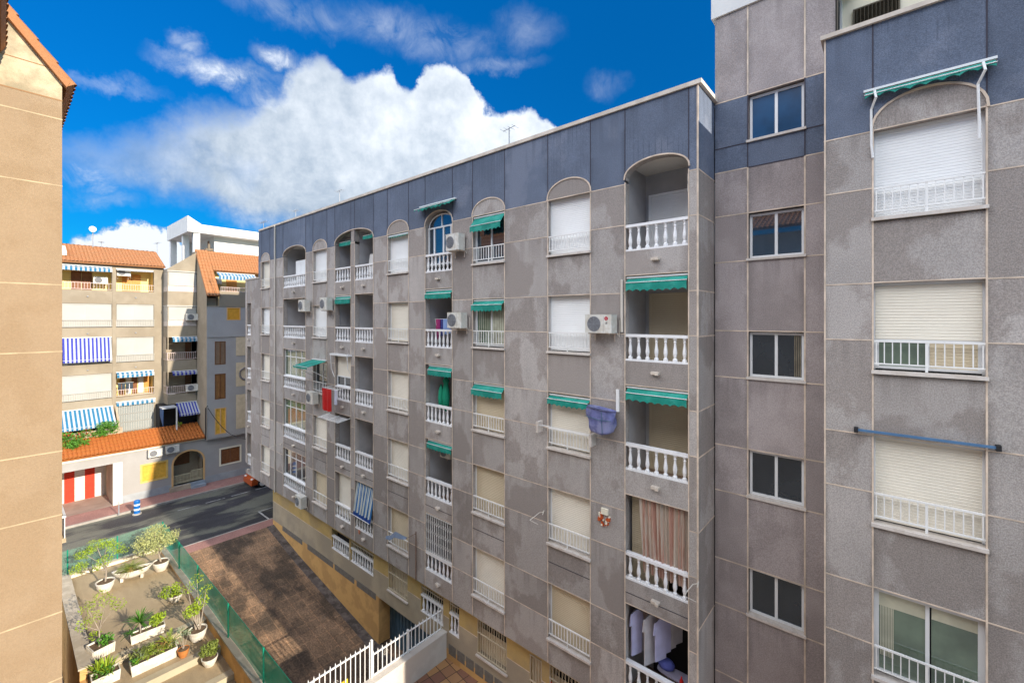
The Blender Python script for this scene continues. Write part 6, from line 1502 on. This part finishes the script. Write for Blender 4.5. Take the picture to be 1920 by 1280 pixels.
# rectangular planter with star plant
o = thing('potted_plant', 'spiky star shaped plant beside a bright shrub in a long white planter', 'potted plant', (-21.0, 3.55, ZT), PG)
box_pot(o, -20.93, 3.58, ZT, .34, 1.0, .30, rot=R(-4))
b = MB(); b.tube([(-20.95, 3.38, ZT + .2), (-20.98, 3.36, ZT + .62)], .022, 6); b.build('stem', BARK, o)
b = MB(); blades(b, (-20.98, 3.36, ZT + .62), 64, .62, .022, .25, (-.15, 1.4)); b.build('foliage', LEAFG, o)
b = MB(); blades(b, (-21.05, 3.1, ZT + .3), 16, .35, .03, .5, (.1, .7)); b.build('low_leaves', mat('dark_leaf', (.05, .12, .02), .5, .2, 6, island=.3), o)
b = MB(); clump(b, (-20.95, 3.85, ZT + .48), .25, 190, .06); clump(b, (-21.0, 4.0, ZT + .55), .15, 60, .06); b.build('shrub', LEAFY, o)
# big planter
o = thing('potted_plant', 'crowded mix of ferns and grasses in the largest rectangular planter, on the first step down', 'potted plant', (-19.6, 3.5, -12.05), PG)
box_pot(o, -19.50, 3.5, -12.05, .40, 1.28, .36, rot=R(-1))
b = MB(); 
for _ in range(8): clump(b, (-19.52 + rnd.uniform(-.1, .1), 3.1 + rnd.uniform(-.15, .9), -11.55 + rnd.uniform(-.08, .16)), .2, 70, .045)
b.build('foliage', LEAFO, o)
b = MB(); blades(b, (-19.5, 3.15, -11.72), 26, .55, .018, .12, (.9, 1.5)); b.build('grass_leaves', LEAFB, o)
b = MB(); fronds(b, (-19.55, 3.95, -11.65), 12, .75, (.6, 1.3), .10, .35); fronds(b, (-19.5, 3.4, -11.62), 16, .55, (.3, 1.0), .09, .5); b.build('fern_leaves', LEAFY, o)
b = MB(); clump(b, (-19.45, 3.75, -11.45), .28, 130, .03); b.build('dry_twigs', mat('dry_leaf', (.30, .16, .05), .7, .2, 6, island=.4), o)
b = MB(); clump(b, (-19.42, 2.98, -11.62), .16, 80, .045); b.build('shrub', LEAFG, o)
# terracotta pot
o = thing('potted_plant', 'thin greyish plant in an orange terracotta pot', 'potted plant', (-19.1, 4.3, -12.05), PG)
round_pot(o, -19.15, 4.27, -12.05, .17, .28, POTT)
b = MB(); tips = [(-19.25, 4.3, -11.25), (-19.1, 4.15, -11.35), (-19.2, 4.42, -11.3), (-19.3, 4.2, -11.15)]; branches(b, (-19.15, 4.27, -11.8), tips, .008, .004, .05); b.build('stem', BARK, o)
b = MB()
for t in tips: clump(b, t, .14, 34, .04)
b.build('foliage', LEAFB, o)
# round bushy pot
o = thing('potted_plant', 'dense round bush in a white pot on the second step, against the orange wall', 'potted plant', (-18.3, 4.9, -12.3), PG)
round_pot(o, -18.36, 4.86, -12.3, .24, .30)
b = MB()
for _ in range(10): clump(b, (-18.38 + rnd.uniform(-.16, .16), 4.84 + rnd.uniform(-.18, .16), -11.80 + rnd.uniform(-.14, .16)), .17, 85, .05)
b.build('foliage', LEAFO, o)
# bottom left plant
o = thing('potted_plant', 'tall lime spiky plants in a planter at the lower left edge of the terrace', 'potted plant', (-19.9, 2.35, -12.05), PG)
box_pot(o, -19.75, 2.28, -12.05, .42, .72, .34)
b = MB(); blades(b, (-19.9, 2.1, -11.75), 34, .62, .026, .25, (.7, 1.5)); blades(b, (-19.75, 2.3, -11.75), 34, .66, .026, .2, (.6, 1.5)); blades(b, (-19.9, 2.4, -11.75), 24, .5, .024, .3, (.3, 1.2)); b.build('foliage', LEAFY, o)
b = MB(); clump(b, (-19.7, 2.2, -11.65), .28, 120, .055); b.build('shrub', LEAFG, o)
# flowering plants on the porch roof
o = thing('flowering_plants', 'mass of green trailing plants with red flowers on the terrace edge over the porch tiles', 'plants', (-40.6, 4, -8))
b = MB(); r = MB()
for i in range(46):
    y = rnd.uniform(1.2, 5.45); c = (-40.85 + rnd.uniform(-.3, .5), y, -7.55 + rnd.uniform(-.35, .35) - (.35 if y < 3.6 else -.05)); clump(b, c, .30, 75, .075)
    if y < 4.3: clump(r, (c[0] + .2, c[1], c[2] + .1), .24, 12, .055)
for i in range(10): clump(b, (-40.1 + rnd.uniform(-.1, .3), rnd.uniform(2.5, 3.8), -8.1 + rnd.uniform(-.2, .2)), .26, 60, .07)
b.build('foliage', LEAFG, o); r.build('flowers', REDF, o)
o = thing('shrub', 'tiny green shrub beside the post of the blue shelter', 'shrub', (-40.4, 8.8, -8.2))
b = MB(); clump(b, (-40.45, 8.75, -7.9), .22, 60, .06); b.build('foliage', LEAFY, o)
b = MB(); b.tube([(-40.45, 8.75, -8.3), (-40.45, 8.75, -7.9)], .02, 5); b.build('stem', BARK, o)
